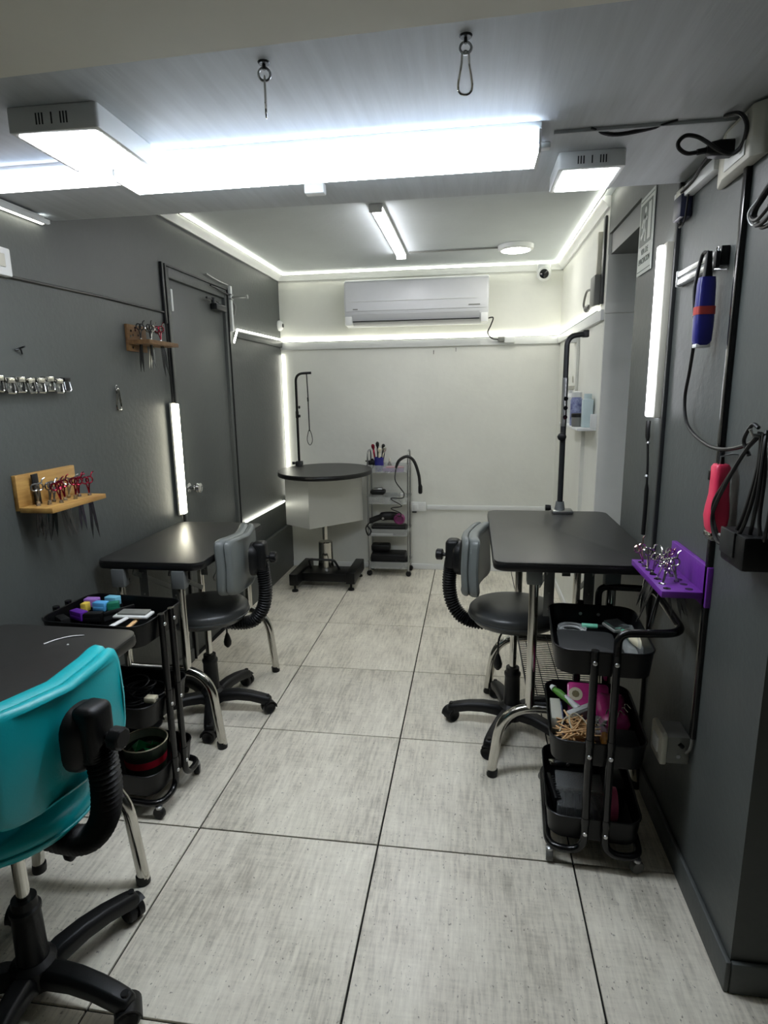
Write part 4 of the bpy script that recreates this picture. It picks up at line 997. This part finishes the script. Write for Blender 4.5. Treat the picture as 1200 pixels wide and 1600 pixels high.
# pink clipper
t = thing('pink_clipper', 'coral pink clipper hanging on the right wall', 'clipper', (W_ - .034, 0.492, 1.066))
prof = [(0.0, .016, .018, 0), (0.012, .021, .024, 0), (0.04, .024, .027, .002), (0.065, .0225, .026, 0), (0.095, .019, .022, -.002), (0.13, .018, .021, 0), (0.160, .018, .021, 0), (0.167, .014, .017, 0)]
B().loft([[(x * a / .02, y * b_ / .02 + c_, z) for x, y in rrect(-.02, .02, -.02, .02, .011, 5)] for z, a, b_, c_ in prof]).build('body', pink_plast, t)
B().box(-.018, .018, -.020, .022, -0.010, 0.002).build('blade', chrome, t, bevel=0.002)
B().box(-.014, .014, -.018, .026, -0.018, -0.008).build('blade_base', steel, t, bevel=0.002)
B().box(-.0195, -.012, .012, .026, 0.125, 0.150).build('switch', plast_black, t, bevel=0.003)
B().tube([(-0.004, -0.002, 0.160), (-0.004, -0.004, 0.185), (0.02, -0.004, 0.192), (0.034, -.002, 0.19)], 0.0022, 6).build('hanging_ring', steel, t)
B().lathe([(0.008, 0), (0.006, 0.03)], 10, T(0, 0.004, 0.165)).build('strain_relief', plast_black, t)
# coiled cables on the hook and the big adapter
t = thing('cable_coil', 'bunch of black cables hung on a hook at the right photo edge', 'cable', (W_ - .03, 0.30, 1.312))
O = Vector((W_ - .03, 0.30, 1.312))
B().tube([(0.03, 0, 0), (-0.025, 0, 0.004), (-0.03, 0, 0.016)], 0.004, 8).build('hook', steel, t)
loops = [[(1.462, .30, 1.318), (1.455, .345, 1.28), (1.45, .42, 1.20), (1.447, .465, 1.145), (1.447, .455, 1.10), (1.445, .40, 1.068), (1.445, .345, 1.085), (1.45, .31, 1.15), (1.46, .295, 1.25), (1.462, .30, 1.318)],
         [(1.458, .30, 1.32), (1.452, .35, 1.27), (1.44, .40, 1.19), (1.437, .44, 1.12), (1.437, .41, 1.07), (1.437, .35, 1.072), (1.44, .29, 1.12), (1.45, .27, 1.22), (1.458, .28, 1.32)],
         [(1.466, .30, 1.32), (1.47, .285, 1.24), (1.472, .29, 1.14), (1.47, .26, 1.10), (1.47, .245, 1.18), (1.47, .255, 1.27), (1.468, .285, 1.325)],
         [(1.46, .31, 1.33), (1.456, .33, 1.335), (1.455, .36, 1.30), (1.46, .34, 1.27)],
         [(1.464, .285, 1.325), (1.455, .265, 1.29), (1.452, .262, 1.2), (1.455, .285, 1.11)]]
for L_ in loops:
    B().tube([p - O for p in cr(L_, 8)], 0.0042, 8).build('cable_loop', cable_black, t)
t = thing('black_adapter', 'large black power brick at the right photo edge', 'adapter', (W_, 0.315, 1.035))
B().box(-0.068, 0, -0.06, 0.055, 0, 0.075).build('brick', plast_black, t, bevel=0.008)
B().box(-0.072, -0.066, -0.02, 0.05, 0.02, 0.075).build('label_plate', dark_metal, t, bevel=0.002)
B().tube([(-0.06, 0.056, 0.045), (-0.06, 0.085, 0.048)], 0.003, 6).build('prong', screw_m, t)
t = thing('cable_bundle', 'tied bundle of black cables high at the right photo edge', 'cable', (W_ - .03, 0.42, 1.77))
O = Vector((W_ - .03, 0.42, 1.77))
for k, L_ in enumerate(([(1.47, .34, 1.85), (1.468, .39, 1.82), (1.465, .43, 1.795), (1.462, .445, 1.77), (1.46, .42, 1.745), (1.46, .38, 1.745), (1.46, .33, 1.76)],
                        [(1.466, .33, 1.83), (1.462, .385, 1.81), (1.458, .425, 1.785), (1.455, .435, 1.765), (1.453, .40, 1.752), (1.453, .35, 1.765)],
                        [(1.472, .35, 1.87), (1.472, .41, 1.81), (1.47, .45, 1.785), (1.468, .448, 1.765), (1.468, .41, 1.738), (1.468, .35, 1.735)])):
    B().tube([p - O for p in cr(L_, 7)], 0.0045, 8).build('cable', cable_black, t)
B().tube(cr([(-.006, .01, .03), (-.014, .036, .008), (-.012, .018, -.02), (-.012, -.02, -.018)], 6), 0.002, 6).build('wire_tie', plast_white, t)
t = thing('hanging_cord', 'thin black cord with knots hanging below the right LED tube', 'cord', (W_ - .014, 1.155, 0.90))
B().tube(cr([(0, 0, 0), (0.0, -.004, 0.12), (-0.002, 0.0, 0.25), (-.006, 0.012, 0.36), (-.004, 0.018, 0.40)], 6), [0.0075] * 9 + [0.004] * 8 + [0.008] * 8, 8).build('cord', cable_black, t)
for z, y in ((0.21, -.002), (0.325, .008)): B().lathe([(0.004, -.006), (0.0075, 0), (0.004, .006)], 10, T(-0.003, y, z)).build('bead', steel, t)

# purple rack
t = thing('scissor_rack', 'purple scissor rack on the right wall', 'rack', (W_, 0.725, 0.865))
B().box(-0.014, 0, -0.165, 0.125, -0.02, 0.09).build('back_board', purple, t, bevel=0.0015)
sh = B().box(-0.118, -0.014, -0.15, 0.16, 0.0, 0.018).build('shelf', purple, t, bevel=0.0015)
for i in range(7):
    for j, x in enumerate((-0.098, -0.042)):
        y = -0.125 + i * 0.042
        B().lathe([(0.010, 0), (0.010, 0.0006)], 14, T(x, y, 0.018)).build('drill_hole', lens_dark, sh)
for i in range(9):
    gold = i in (0, 1)
    y = 0.83 - i * 0.024; x = W_ - (0.098 if i % 2 == 0 else 0.055)
    make_scissors('grooming_scissors', ORD[i] + ' scissors from the far end of the purple rack, ' + ('rose gold' if gold else 'polished chrome'),
                  'scissors in the purple rack', (x, y, 0.882 + random.uniform(0, .006)),
                  (random.uniform(-.4, .35), random.uniform(-.45, .45), random.uniform(-.6, 1.2)), rosegold if gold else chrome, blade_steel, L=random.uniform(.10, .15), ringr=0.011, open_=0.08)

# ================================================================== contents of the right trolley
TX, TY, TR = 1.268, 0.79, math.radians(-4)
def on_tr(x, y): return (TX + x * math.cos(TR) - y * math.sin(TR), TY + x * math.sin(TR) + y * math.cos(TR))
def item(name, label, cat, x, y, z, rz=0, group=None, rx=0, ry=0, frame=None):
    X, Y = (frame or on_tr)(x, y)
    t = thing(name, label, cat, (X, Y, z), 0, group); t.rotation_euler = (rx, ry, rz + TR); return t
zt, zm, zb = 0.6195, 0.3345, 0.0845
t = item('tool_box', 'black lidded box in the top tray of the right trolley', 'box', -0.045, -0.085, zt)
B().prism(rrect(-.072, .085, -.08, .075, .02, 4), 0, 0.05).build('base', plast_black, t, bevel=0.003)
B().prism(rrect(-.076, .089, -.084, .079, .022, 4), 0.05, 0.058).build('lid', mat('dull black lid', (34, 36, 36), 0.6, var=0.2, scale=14), t, bevel=0.003)
t = item('tape_roll', 'clear tape roll in the top tray of the right trolley', 'tape', -0.062, 0.105, zt)
for r in (0.045, 0.040, 0.034): B().tube([(r * math.cos(q), r * math.sin(q), 0.010) for q in [2 * PI * i / 24 for i in range(24)]], 0.003, 6, closed=True).build('ring', plast_white if r == .04 else clear_plast, t)
B().lathe([(0.030, 0), (0.046, 0), (0.046, 0.022), (0.030, 0.022)], 24, cap=False).build('film', clear_plast, t)
t = item('marker', 'mint green marker in the top tray of the right trolley', 'marker', 0.0, 0.125, zt + .022)
B().lathe([(0.007, -.03), (0.0085, -.028), (0.0085, .02)], 12, RY(PI / 2)).build('barrel', mint, t); B().lathe([(0.0075, .02), (0.0065, .045)], 12, RY(PI / 2)).build('cap', plast_black, t)
t = item('slicker_brush', 'slicker brush with ivory handle in the top tray of the right trolley', 'brush', 0.075, 0.115, zt + .025, math.radians(-62), ry=0.06)
B().box(-.032, .034, -.03, .03, 0, 0.010).build('head', plast_grey, t, bevel=0.003)
B().box(-.028, .030, -.026, .026, 0.010, 0.018).build('pin_pad', steel, t)
B().tube([(.034, 0, .004), (.06, 0, .004), (.08, 0, .004)], [.008, .008, .014], 10).build('neck', mint, t)
B().tube([(.078, 0, .004), (.10, 0, .004), (.15, 0, .004), (.165, 0, .004)], [.013, .016, .016, .013], 12).build('handle', bone, t)
t = item('clear_box', 'clear plastic tub along the right side of the top trolley tray', 'tub', 0.10, 0.0, zt)
B().loft([[(x, y, z) for x, y in rrect(-.02, .022, -.09, .10, .01, 3)] for z in (0.0, 0.045)], cap=False).build('tub', clear_plast, t)
B().box(-.018, .020, -.088, .098, 0.0, 0.004).build('floor', clear_plast, t)

t = item('pink_pouch', 'magenta pouch with a round sticker in the middle tray', 'pouch', 0.0, 0.145, zm + .03, rx=0.75)
B().prism(rrect(-.062, .075, -.055, .055, .012, 4), 0, 0.014).build('pouch', pink_pack, t, bevel=0.005)
B().lathe([(0.023, 0), (0.023, 0.0012)], 22, T(-.035, .012, .0142)).build('sticker', bone, t)
B().lathe([(0.014, 0), (0.012, 0.0018)], 8, T(-.035, .012, .0142)).build('sticker_print', mat('olive print', (120, 112, 76), 0.6, var=0.4, scale=300), t)
t = item('pink_bag', 'shiny magenta bag at the right of the middle tray', 'bag', 0.072, 0.055, zm, rx=0.12)
rings = []
for z, s_ in ((0.0, .9), (0.02, 1.0), (0.045, .98), (0.062, .8), (0.070, .5)):
    rings.append([(x * s_ * (1 + .05 * math.sin(9 * x / .04 + z * 80)), y * s_, z + 0.006 * math.sin(70 * x + 50 * y)) for x, y in rrect(-.045, .045, -.075, .095, .02, 5)])
B().loft(rings).build('bag', pink_pack, t)
for k in range(6): B().tube(cr([(-.03 + .012 * k, -.05 + .02 * (k % 3), .062), (-.02 + .012 * k, -.03 + .02 * (k % 3), .074), (-.006 + .012 * k, -.04 + .02 * (k % 3), .064)], 4), 0.0016, 5).build('clip', chrome, t)
t = item('pin_brush', 'green and white slicker brush in the middle tray', 'brush', -0.10, 0.105, zm + .06, math.radians(-48), ry=0.10)
B().tube([(-.02, 0, .012), (.01, 0, .012), (.05, 0, .008), (.085, 0, .0)], [.008, .0125, .0105, .008], 12).build('handle', green_grip, t)
B().tube([(-.03, 0, .016), (-.015, 0, .0145)], [.007, .0115], 12).build('tail', plast_white, t)
B().tube([(.035, 0, .013), (.07, 0, .008), (.095, 0, .004)], [.0085, .0095, .012], 12).build('grip_stripe', plast_white, t)
B().box(.092, .112, -.055, .055, -.016, 0.012).build('head', plast_white, t, bevel=0.004)
B().box(.112, .122, -.050, .050, -.014, 0.010).build('pin_pad', plast_grey, t)
t = item('paper_box', 'narrow white card box at the left side of the middle tray', 'box', -0.105, 0.035, zm)
B().box(-.02, .014, -.075, .055, 0, 0.055).build('carton', plast_cream, t, bevel=0.002); B().box(.014, .019, -.075, .055, 0, 0.045).build('dark_side', label_blue, t)
t = item('stick_bundle', 'bundle of tan wooden sticks and bands in the middle tray', 'bundle', -0.055, -0.07, zm)
st0 = None
random.seed(3)
for k in range(64):
    if st0 is None: st0 = B().box(-.040, .040, -.0024, .0024, -.0012, .0012).build('stick', tan_wood, t); so = st0
    else: so = st0.copy(); COL.objects.link(so); so.parent = t
    so.location = (random.uniform(-.028, .045), random.uniform(-.055, .05), .012 + .05 * random.random()); so.rotation_euler = (random.uniform(-.35, .35), random.uniform(-.35, .35), random.uniform(-1.2, 1.2))
B().tube(cr([(-.01, -.05, .052), (-.02, .0, .075), (.0, .03, .078), (.03, .0, .068), (.045, -.05, .05)], 6), 0.0022, 6).build('band', bone, t)
B().tube(cr([(-.05, -.03, .045), (-.03, .02, .064), (.01, .05, .058)], 6), 0.0022, 6).build('band', bone, t)
t = item('amber_bottle', 'amber glass bottle lying in the middle tray', 'bottle', 0.035, -0.10, zm + .02)
B().lathe([(0.017, -.04), (0.019, -.036), (0.019, .02), (0.009, .032), (0.009, .04)], 16, RX(PI / 2)).build('bottle', mat('amber glass', (112, 72, 20), 0.15, var=0.3, scale=30), t); B().lathe([(0.011, .038), (0.011, .055)], 14, RX(PI / 2)).build('cap', bone, t)
t = item('clip_bag', 'clear bag of silver clips in the middle tray', 'bag', 0.02, -0.02, zm)
B().loft([[(x * s_, y * s_, z) for x, y in rrect(-.03, .03, -.04, .04, .015, 4)] for z, s_ in ((0, .9), (.03, 1), (.05, .7))]).build('bag', clear_plast, t)
for k in range(7): B().tube([(-.02 + .006 * k, -.02 + .012 * (k % 4), .045), (-.01 + .006 * k, -.03 + .014 * (k % 4), .052)], 0.003, 6).build('clip', chrome, t)
t = item('dark_case', 'flat dark case at the near right of the middle tray', 'case', 0.085, -0.105, zm)
B().box(-.035, .035, -.06, .05, 0, .05).build('case', plast_black, t, bevel=0.006); B().box(-.036, .036, -.061, .051, .042, .046).build('seam', dark_metal, t)

t = item('clear_case', 'clear hinged case of black combs in the bottom tray', 'case', -0.03, -0.04, zb)
B().box(-.072, .075, -.085, .01, 0, .055).build('base', case_clear, t, bevel=0.004); B().box(-.072, .075, -.012, .08, .055, .068, RX(0.1)).build('lid', case_clear, t, bevel=0.004)
B().box(-.072, .075, -.010, -.004, .056, .066).build('hinge_edge', chrome, t)
for k in range(6): B().box(-.055 + .02 * k, -.042 + .02 * k, -.075, .0, .006, .045, RZ(0.1 * (k - 2))).build('comb', plast_black if k % 2 else dark_metal, t, bevel=0.002)
t = item('pink_roll', 'pink adhesive bandage roll in the bottom tray', 'roll', 0.066, -0.075, zb + .05)
B().lathe([(0.018, -.012), (0.050, -.012), (0.051, 0), (0.050, .012), (0.018, .012)], 28, RY(PI / 2), cap=False).build('roll', pink_soft, t); B().lathe([(0.018, -.0095), (0.020, 0.0), (0.018, .0095)], 20, RY(PI / 2), cap=False).build('core', bone, t)
t = item('trimmer', 'black trimmer with chrome blade at the back of the bottom tray', 'trimmer', -0.04, 0.10, zb + .06, 0.2)
B().tube([(-.06, 0, 0), (-.03, 0, .004), (.03, 0, .004), (.075, 0, 0)], [.014, .018, .02, .016], 14).build('body', plast_black, t); B().box(-.078, -.056, -.016, .016, -.006, .008).build('blade', chrome, t, bevel=.002)
B().lathe([(0.006, 0), (0.006, 0.003)], 10, T(-.02, -.018, .008) @ RX(PI / 2)).build('button', screw_m, t)
t = item('black_pouch', 'lumpy black pouch at the right of the bottom tray', 'pouch', 0.09, 0.06, zb)
B().loft([[(x * s_ * (1 + .08 * math.sin(60 * y)), y * s_, z) for x, y in rrect(-.036, .032, -.075, .095, .02, 5)] for z, s_ in ((0, .9), (.03, 1), (.06, .95), (.075, .6))]).build('pouch', plast_black, t)
B().tube([(-.02, -.05, .07), (.02, .07, .072)], .003, 6).build('zip', dark_metal, t)
t = item('black_brush', 'black brush standing at the left side of the bottom tray', 'brush', -0.112, -0.04, zb + .03, 0.15)
B().box(-.006, .006, -.06, .07, -.01, .035).build('spine', plast_black, t, bevel=.003)
for k in range(10): B().box(.006, .016, -.055 + .012 * k, -.050 + .012 * k, -.008, .03).build('bristle_row', dark_metal, t)

# ================================================================== contents of the left trolley
LX, LY, LR = -0.338, 0.765, math.radians(86)
def litem(name, label, cat, wx, wy, z, rz=0, group=None, rx=0, ry=0):
    t = thing(name, label, cat, (wx, wy, z), 0, group); t.rotation_euler = (rx, ry, rz); return t
def guide(label, wx, wy, z, rz, m, rx=0, w=0.036):
    w *= 1.35
    t = litem('guide_comb', label, 'guide comb', wx, wy, z, rz, 'coloured guide combs in the left trolley', rx)
    B().box(-w / 2, w / 2, -.015, .015, 0, .032).build('clip_body', m, t, bevel=.003)
    B().box(-w / 2 + .004, w / 2 - .004, -.016, -.011, .002, .016).build('latch', m, t, bevel=.001)
    n_ = 6
    for k in range(n_):
        x = -w / 2 + .003 + (w - .006) * k / (n_ - 1)
        B().box(x - .0012, x + .0012, -.011, .022, -.022, 0).build('tooth', plast_black, t)
    return t
guide('lilac guide comb in the left trolley', -0.475, 0.850, 0.665, 0.05, lilac)
guide('sky blue guide comb in the left trolley', -0.425, 0.825, 0.662, -0.05, sky_blue)
guide('pale cyan guide comb in the left trolley', -0.405, 0.868, 0.668, -0.1, cyan_pl)
guide('violet guide comb in the left trolley', -0.470, 0.765, 0.650, -0.35, violet, w=0.045)
guide('emerald guide comb in the left trolley', -0.385, 0.838, 0.658, 0.5, green_pl, w=.03)
guide('small yellow guide comb in the left trolley', -0.478, 0.815, 0.660, 0.0, yellow_pl, w=.016)
guide('black guide comb in the left trolley, beside the violet one', -0.415, 0.765, 0.645, 0.2, plast_black, w=.045)
guide('black guide comb at the left end of the left trolley', -0.50, 0.72, 0.643, -0.6, plast_black, w=.045)
t = litem('slicker_brush', 'white slicker brush lying in the left trolley', 'brush', -0.275, 0.785, 0.662, 0.05)
B().box(-.062, .062, -.032, .028, 0, .010).build('head', plast_white, t, bevel=.004)
B().box(-.05, .052, -.020, .024, .010, .017).build('pin_pad', plast_grey, t, bevel=.002)
B().tube([(-.01, -.03, .004), (-.025, -.075, .0), (-.034, -.10, -.003)], [.008, .009, .010], 10, flat=.6).build('handle', plast_white, t)
t = litem('wooden_stick', 'yellow wooden stick under the white slicker brush', 'stick', -0.25, 0.72, 0.652, 0.1)
B().box(-.007, .007, -.05, .05, 0, .006).build('stick', tan_wood, t, bevel=.001); B().box(-.008, .008, -.052, -.04, -.001, .007).build('tip', yellow_pl, t)
t = litem('black_comb', 'long black handled comb across the left trolley', 'comb', -0.345, 0.80, 0.668, 1.0)
B().box(-.05, .06, -.005, .005, 0, .012).build('spine', plast_black, t, bevel=.002); B().box(-.05, .02, -.002, .002, -.02, 0).build('teeth', dark_metal, t)
t = litem('spare_blades', 'loose dark clipper blades in the left end of the trolley', 'blades', -0.45, 0.70, 0.6195)
for k in range(4): B().box(-.05 + .035 * k, -.024 + .035 * k, -.018, .018, 0.002 * k, .014 + .002 * k, RZ(.2 * (k - 1))).build('blade', dark_metal if k % 2 else steel, t, bevel=.002)
# cords in the middle tray
t = litem('cord_heap', 'heap of black cords in the middle tray of the left trolley', 'cords', -0.30, 0.765, 0.3345)
random.seed(11)
for k in range(9):
    r = random.uniform(.03, .055); ox, oy = random.uniform(-.08, .06), random.uniform(-.03, .03); zz = .02 + .007 * k; ti = random.uniform(-.5, .5)
    pts = [(ox + r * 1.2 * math.cos(q), oy + r * math.sin(q), zz + ti * r * math.cos(q + k) + .01) for q in [2 * PI * i / 20 for i in range(20)]]
    B().tube(pts, .0032, 6, closed=True).build('cord', cable_black, t)
for k in range(3): B().box(-.13 + .03 * k, -.10 + .03 * k, -.07 + .02 * k, -.04 + .02 * k, .0, .045).build('charger', plast_black, t, bevel=.006)
t = litem('white_adapter', 'small pale adapter among the cords in the left trolley', 'adapter', -0.19, 0.70, 0.39)
B().box(-.02, .02, -.015, .015, 0, .02).build('body', bone, t, bevel=.004); B().tube([(.02, 0, .01), (.035, 0, .012)], .003, 6).build('pin', steel, t)
# cup in the bottom tray
t = litem('food_tub', 'dark tub with red band and green wrapper in the bottom trolley tray', 'tub', -0.262, 0.748, 0.0845)
def ringr(z): return 0.066 + 0.012 * z / 0.125
B().lathe([(ringr(z_), z_) for z_ in (0, .05)], 32, cap=False).build('base_wall', cup_dark, t)
B().lathe([(0.0, .002), (ringr(0), .002)], 32, cap=False).build('floor', cup_dark, t)
B().lathe([(ringr(.05) + .0003, .05), (ringr(.078) + .0003, .078)], 32, cap=False).build('red_band', red_cup, t)
B().lathe([(ringr(.078), .078), (ringr(.125), .125), (ringr(.125) - .003, .125), (ringr(.078) - .003, .078)], 32, cap=False).build('upper_wall', cup_dark, t)
B().lathe([(ringr(.125), .124), (ringr(.125) + .0025, .126), (ringr(.125), .129), (ringr(.125) - .003, .126), (ringr(.125), .124)], 32, cap=False).build('rim', bone, t)
B().lathe([(ringr(.08) - .004, .055), (ringr(.125) - .004, .125)], 32, cap=False).build('inner_wall', mat('pale tub inside', (150, 156, 138), 0.5, var=.1), t)
random.seed(5)
for k in range(7):
    a = k * .9; r = .03
    vs = []
    for i in range(4): vs.append((r * math.cos(a) + random.uniform(-.03, .03), r * math.sin(a) + random.uniform(-.03, .03), .075 + random.uniform(0, .035)))
    vs += [(x, y, z_ - .003) for x, y, z_ in vs]
    B().add(vs, [(0, 1, 2), (0, 2, 3), (6, 5, 4), (7, 6, 4), (0, 4, 5, 1), (1, 5, 6, 2), (2, 6, 7, 3), (3, 7, 4, 0)]).build('wrapper', green_clear, t, smooth=False)
t = litem('hair_tie', 'pale hair strand lying on the left front table', 'hair', -0.19, 0.325, 0.7805)
B().tube(cr([(-.03, -.04, .001), (-.015, -.01, .0012), (.01, .015, .0012), (.04, .025, .001)], 6), .0016, 5).build('strand', plast_white, t)
B().lathe([(0.003, 0), (0.002, .002)], 8, T(.035, -.035, 0)).build('crumb', plast_white, t)
